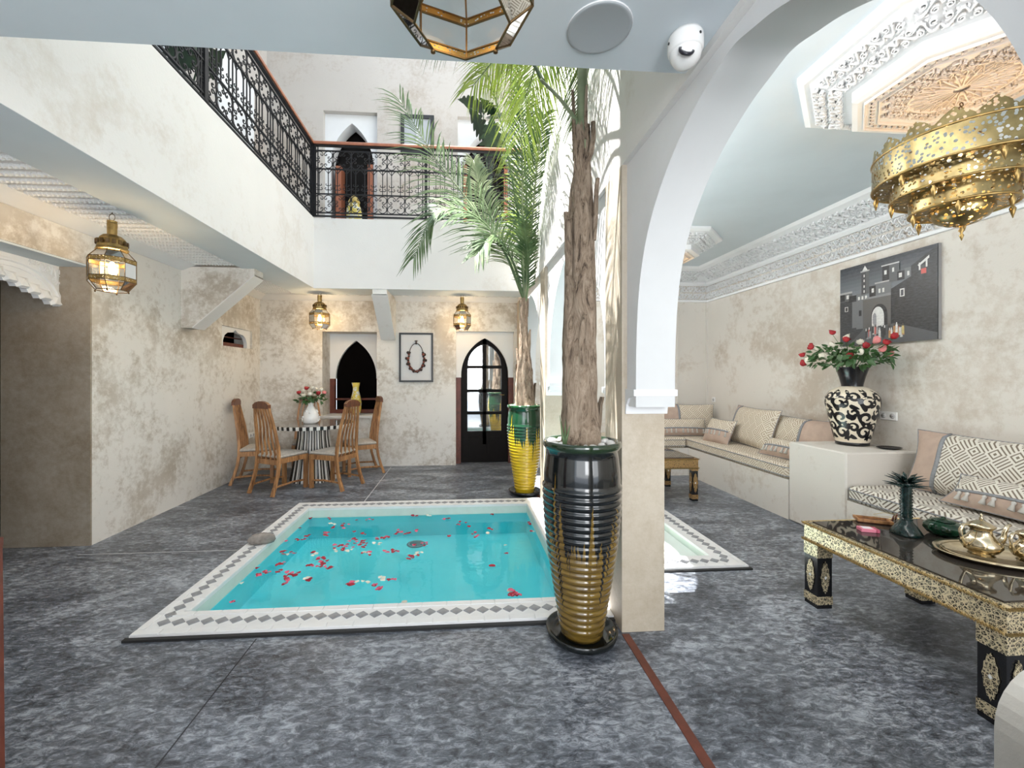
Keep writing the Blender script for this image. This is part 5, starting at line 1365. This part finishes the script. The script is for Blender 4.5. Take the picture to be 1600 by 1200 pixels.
# ------------------------------------------------------------ low tables
def low_table(name, label, loc, X, Y, H, gilt, leg_top, lw=.10):
    t = thing(name, label, 'table', loc)
    ap = .12; z1 = H-.012; z0 = H-ap
    for (x0, x1, y0, y1) in ((0, X, 0, .03), (0, X, Y-.03, Y), (0, .03, .03, Y-.03), (X-.03, X, .03, Y-.03)):
        m = MB(); m.box(x0, x1, y0, y1, z0, z1); m.build('apron', gilt, t)
    m = MB()
    for z in (z1-.004, z0+.002):
        e = .004; pts = []
        for (a, b) in (((0-e, 0-e), (X+e, 0-e)), ((X+e, 0-e), (X+e, Y+e)), ((X+e, Y+e), (0-e, Y+e)), ((0-e, Y+e), (0-e, 0-e))):
            L = sqrt((a[0]-b[0])**2+(a[1]-b[1])**2); n = int(L/.012); d = ((b[0]-a[0])/L, (b[1]-a[1])/L); nn = (d[1], -d[0])
            for i in range(n):
                s = i*L/n; c = (a[0]+d[0]*s, a[1]+d[1]*s)
                m.add([(c[0]-d[0]*.007+nn[0]*.008, c[1]-d[1]*.007+nn[1]*.008, z+.007), (c[0]+nn[0]*.012, c[1]+nn[1]*.012, z+.004), (c[0]+d[0]*.007+nn[0]*.008, c[1]+d[1]*.007+nn[1]*.008, z-.007), (c[0]-nn[0]*.004, c[1]-nn[1]*.004, z-.006), (c[0]-d[0]*.009, c[1]-d[1]*.009, z+.009)], [(0, 1, 4), (1, 2, 3, 4), (0, 3, 2, 1)])
    o = m.build('rope_moulding', ROPE, t); o['kind'] = 'stuff'
    m = MB(); m.box(.005, X-.005, .005, Y-.005, z1-.004, z1+.004); m.build('top_frame', gilt, t)
    m = MB(); m.box(.03, X-.03, .03, Y-.03, z1+.004, H); m.build('glass_top', simple('dark_table_glass_'+name, (.035, .03, .026), .03), t)
    for i, (x, y) in enumerate(((0, 0), (X-lw, 0), (0, Y-lw), (X-lw, Y-lw))):
        m = MB(); m.box(.002, lw-.002, .002, lw-.002, 0, z0); lg = m.build('leg', BLK, t, (x, y, 0))
        m = MB(); m.box(-.001, lw+.001, -.001, lw+.001, z0-leg_top, z0); m.build('carved_block', gilt, lg)
        m = MB(); m.box(-.001, lw+.001, -.001, lw+.001, .025, .075); m.build('carved_block', gilt, lg)
        zc = (z0-leg_top+.075)/2; hh = (z0-leg_top-.075)*.42
        for (T_) in (FR((-.001, lw/2, zc), (0,1,0), (0,0,1), (-1,0,0)), FR((lw/2, -.001, zc), (1,0,0), (0,0,1), (0,-1,0)), FR((lw+.001, lw/2, zc), (0,1,0), (0,0,1), (1,0,0)), FR((lw/2, lw+.001, zc), (1,0,0), (0,0,1), (0,1,0))):
            m = MB(); n = 12; poly = []
            for k in range(n*2):
                a = 2*pi*k/(n*2); r_ = 1-.12*(k % 2); poly.append((.030*cos(a)*r_*(1-.25*abs(sin(a))), hh*sin(a)*r_))
            m.prism(poly, 0, .003, T_); m.build('medallion', gilt, lg)
            m = MB(); m.add([(-.009, 0, .004), (0, -.012, .004), (.009, 0, .004), (0, .012, .004)], [(0, 1, 2, 3)], 0, False, T_); m.build('inlay', PORC, lg)
    return t
low_table('coffee_table', 'low gilt carved table with dark glass top and black inlaid legs', (2.2, 1.53, 0), .80, 1.0, .52, GILT, .085)
low_table('side_table', 'small dark carved table far back between column and sofa', (1.95, 4.62, 0), .77, .70, .50, GILTD, .03, .07)
TZ = .5205
t = thing('serving_tray', 'oval silver gilt tray on the near end of the low table', 'tray', (2.74, 1.93, TZ), -.25)
m = MB(); m.lathe([(.02, .008), (.21, .008), (.215, .016), (.245, .020), (.262, .026), (.266, .022), (.25, .012), (.22, .0), (.02, .0)], 56, 0, True, None, True, .72); m.build('tray_plate', SILVER, t)
m = MB(); m.tube([(.228*cos(a), .228*sin(a)*.72, .020) for a in [2*pi*i/48 for i in range(48)]], .003, 5, 0, True, None, True); m.build('raised_ring', SILVER, t)
def teapot(label, loc, rz, s):
    t = thing('teapot', label, 'teapot', loc, rz); t.scale = (s, s, s)
    m = MB(); m.lathe([(.03, 0), (.045, .003), (.038, .012), (.055, .022), (.068, .045), (.066, .062), (.048, .082), (.036, .10), (.034, .118), (.042, .128), (.044, .132), (.02, .132)], 32); m.build('pot_body', SILVER, t)
    m = MB(); m.lathe([(.046, .131), (.046, .137), (.03, .148), (.012, .156), (.008, .16)], 28, 0, True, None, True); m.build('lid', SILVER, t)
    m = MB(); m.lathe([(.004, .158), (.008, .168), (.003, .174), (.006, .18), (.001, .19)], 10); m.build('lid_finial', SILVER, t)
    m = MB(); m.tube([(.055, 0, .045), (.085, 0, .052), (.105, 0, .072), (.110, 0, .10), (.122, 0, .128), (.138, 0, .136)], [.018, .015, .011, .009, .008, .006], 10); m.build('spout', SILVER, t)
    m = MB(); m.tube([(-.040, 0, .118), (-.062, 0, .140), (-.086, 0, .140), (-.100, 0, .115), (-.094, 0, .085), (-.080, 0, .06), (-.078, 0, .035)], [.005, .006, .007, .007, .006, .005, .005], 8); m.build('handle', SILVER, t)
    return t
teapot('silver gilt teapot standing on the oval tray, left of its twin', (2.66, 1.95, TZ+.010), -.05, 1.12)
teapot('silver gilt teapot on the tray cut off by the right edge of the photo', (2.80, 1.86, TZ+.010), -.05, 1.0)
GG = simple('dark_green_glaze', (.010, .06, .028), .12, 0, .7, 22); GK = simple('black_green_glaze', (.008, .028, .026), .15, 0, .6, 30, .3, 40)
t = thing('candle_holder', 'dark green glazed palm shaped candle holder on the low table', 'candle holder', (2.60, 2.26, TZ))
m = MB(); m.lathe([(.02, 0), (.072, 0), (.074, .008), (.062, .03), (.045, .055), (.030, .075), (.026, .10)], 24); m.build('base', GK, t)
m = MB(); pr = []
for i in range(13): z = .08+i*.017; pr += [(.024, z), (.031, z+.008)]
m.lathe(pr+[(.026, .305)], 16); m.build('stem', GK, t)
lf = None
for r_, (n, tz, L) in enumerate(((9, .28, .085), (9, .295, .075), (7, .31, .05))):
    for k in range(n):
        m = MB(); a = 2*pi*(k+.5*r_)/n; e = .15+.35*r_
        pts = [(.015*cos(a), .015*sin(a), tz), ((.02+L*.45)*cos(a), (.02+L*.45)*sin(a), tz+L*e*.7), ((.02+L)*cos(a), (.02+L)*sin(a), tz+L*e)]
        m.tube(pts, [.010, .011, .002], 6, 0, True, None, False, .5); m.build('leaf', GK, t)
t = thing('lidded_bowl', 'round dark green pumpkin shaped bowl with lid on the low table', 'bowl', (2.80, 2.23, TZ))
m = MB(); seg = 48; v = []; f = []
pz = [(.035, 0), (.065, .01), (.082, .035), (.080, .06), (.062, .078), (.040, .083)]
for (r, z) in pz:
    for i in range(seg): a = 2*pi*i/seg; rr = r*(1+.06*abs(cos(a*4))); v.append((rr*cos(a), rr*sin(a), z))
for k in range(len(pz)-1):
    for i in range(seg): j = (i+1) % seg; f.append((k*seg+i, k*seg+j, k*seg+seg+j, k*seg+seg+i))
m.add(v, f, 0, True); m.build('bowl_body', GG, t)
m = MB(); m.lathe([(.002, .082), (.050, .083), (.052, .088), (.03, .094), (.012, .096), (.010, .106), (.002, .108)], 24); m.build('lid', GG, t)
t = thing('wooden_tray', 'small oblong striped wooden dish on the left end of the low table', 'dish', (2.60, 2.46, TZ), -.5)
m = MB(); m.cbox(-.085, .085, -.04, .04, 0, .012, .004); m.build('dish_base', CHAIRD, t)
m = MB(); ring(m, -.088, .088, -.043, .043, -.076, .076, -.032, .032, .008, .024); m.build('dish_rim', CHAIRW, t)
t = thing('sunglasses', 'reddish brown round sunglasses standing on the low table', 'sunglasses', (2.74, 2.45, TZ), .5)
LN = simple('red_brown_lens', (.12, .025, .015), .08); BR = simple('thin_gold_wire', (.6, .45, .2), .3, .9)
for s in (-1, 1):
    m = MB(); m.lathe([(.002, -.001), (.026, -.001), (.026, .001), (.002, .001)], 20); m.build('lens', LN, t, (s*.034, 0, .027), (pi/2+.2, 0, 0))
    m = MB(); m.tube([(s*.058, .004, .04), (s*.06, .07, .03), (s*.058, .12, .005)], .0015, 5); m.build('temple', BR, t)
m = MB(); m.tube([(-.01, 0, .034), (0, 0, .038), (.01, 0, .034)], .0015, 5); m.build('bridge', BR, t)
t = thing('cigarette_packet', 'small pink and white packet lying on the low table', 'packet', (2.42, 2.32, TZ), -.35)
m = MB(); m.cbox(-.044, .03, -.028, .028, 0, .02, .002); m.build('packet_body', simple('pink_card', (.66, .20, .28), .5), t)
m = MB(); m.box(-.03, .02, -.02, .02, .02, .0205); m.build('packet_label', simple('white_card', (.8, .78, .8), .5), t)
m = MB(); m.cbox(.031, .048, -.028, .028, 0, .02, .002); m.build('flip_lid', simple('dark_pink_card', (.45, .08, .14), .5), t)

# pale armchair corner at the lower right, wooden cabinet edge at the lower left
t = thing('armchair', 'pale upholstered armchair with rounded back at the lower right corner', 'armchair', (1.675, .92, 0), 0)
UPH = simple('pale_upholstery', (.60, .58, .54), .85, 0, .12, 10, .2, 120)
def rslab(w, h, y0, y1, r=.16):
    poly = [(-w, 0), (w, 0), (w, h-r)]+[(w-r+r*cos(a), h-r+r*sin(a)) for a in [pi/2*i/8 for i in range(1, 9)]]+[(-w+r+r*cos(a), h-r+r*sin(a)) for a in [pi/2+pi/2*i/8 for i in range(0, 9)]]
    m = MB(); m.prism(poly, y0, y1, lambda p: Vector((p.x, p.z, p.y))); return m
rslab(.33, .72, -.04, .04).build('backrest', UPH, t)
m = MB(); m.cbox(-.30, .30, -.62, -.04, .22, .44, .03); m.build('seat', UPH, t)
for s in (-1, 1):
    m = MB(); m.cbox(s*.30-.04, s*.30+.04, -.62, -.04, .1, .58, .03); m.build('armrest', UPH, t)
    for y in (-.58, -.02):
        m = MB(); m.lathe([(.018, 0), (.026, .12)], 10); m.build('leg', WOODR, t, (s*.26, y, 0))
t = thing('wooden_cabinet', 'red brown wooden cabinet edge at the lower left border', 'cabinet', (-1.60, 1.28, 0), 0)
m = MB(); m.add([(-.25,-.15,0),(.2865,-.15,0),(.2865,.02,0),(-.25,.02,0),(-.25,-.15,.96),(.277,-.15,.96),(.277,.02,.96),(-.25,.02,.96)], [(3,2,1,0),(4,5,6,7),(0,1,5,4),(1,2,6,5),(2,3,7,6),(3,0,4,7)]); m.build('body', WOODR, t)
m = MB(); m.box(-.26, .279, -.16, .02, .96, .985); m.build('top', WOODR, t)
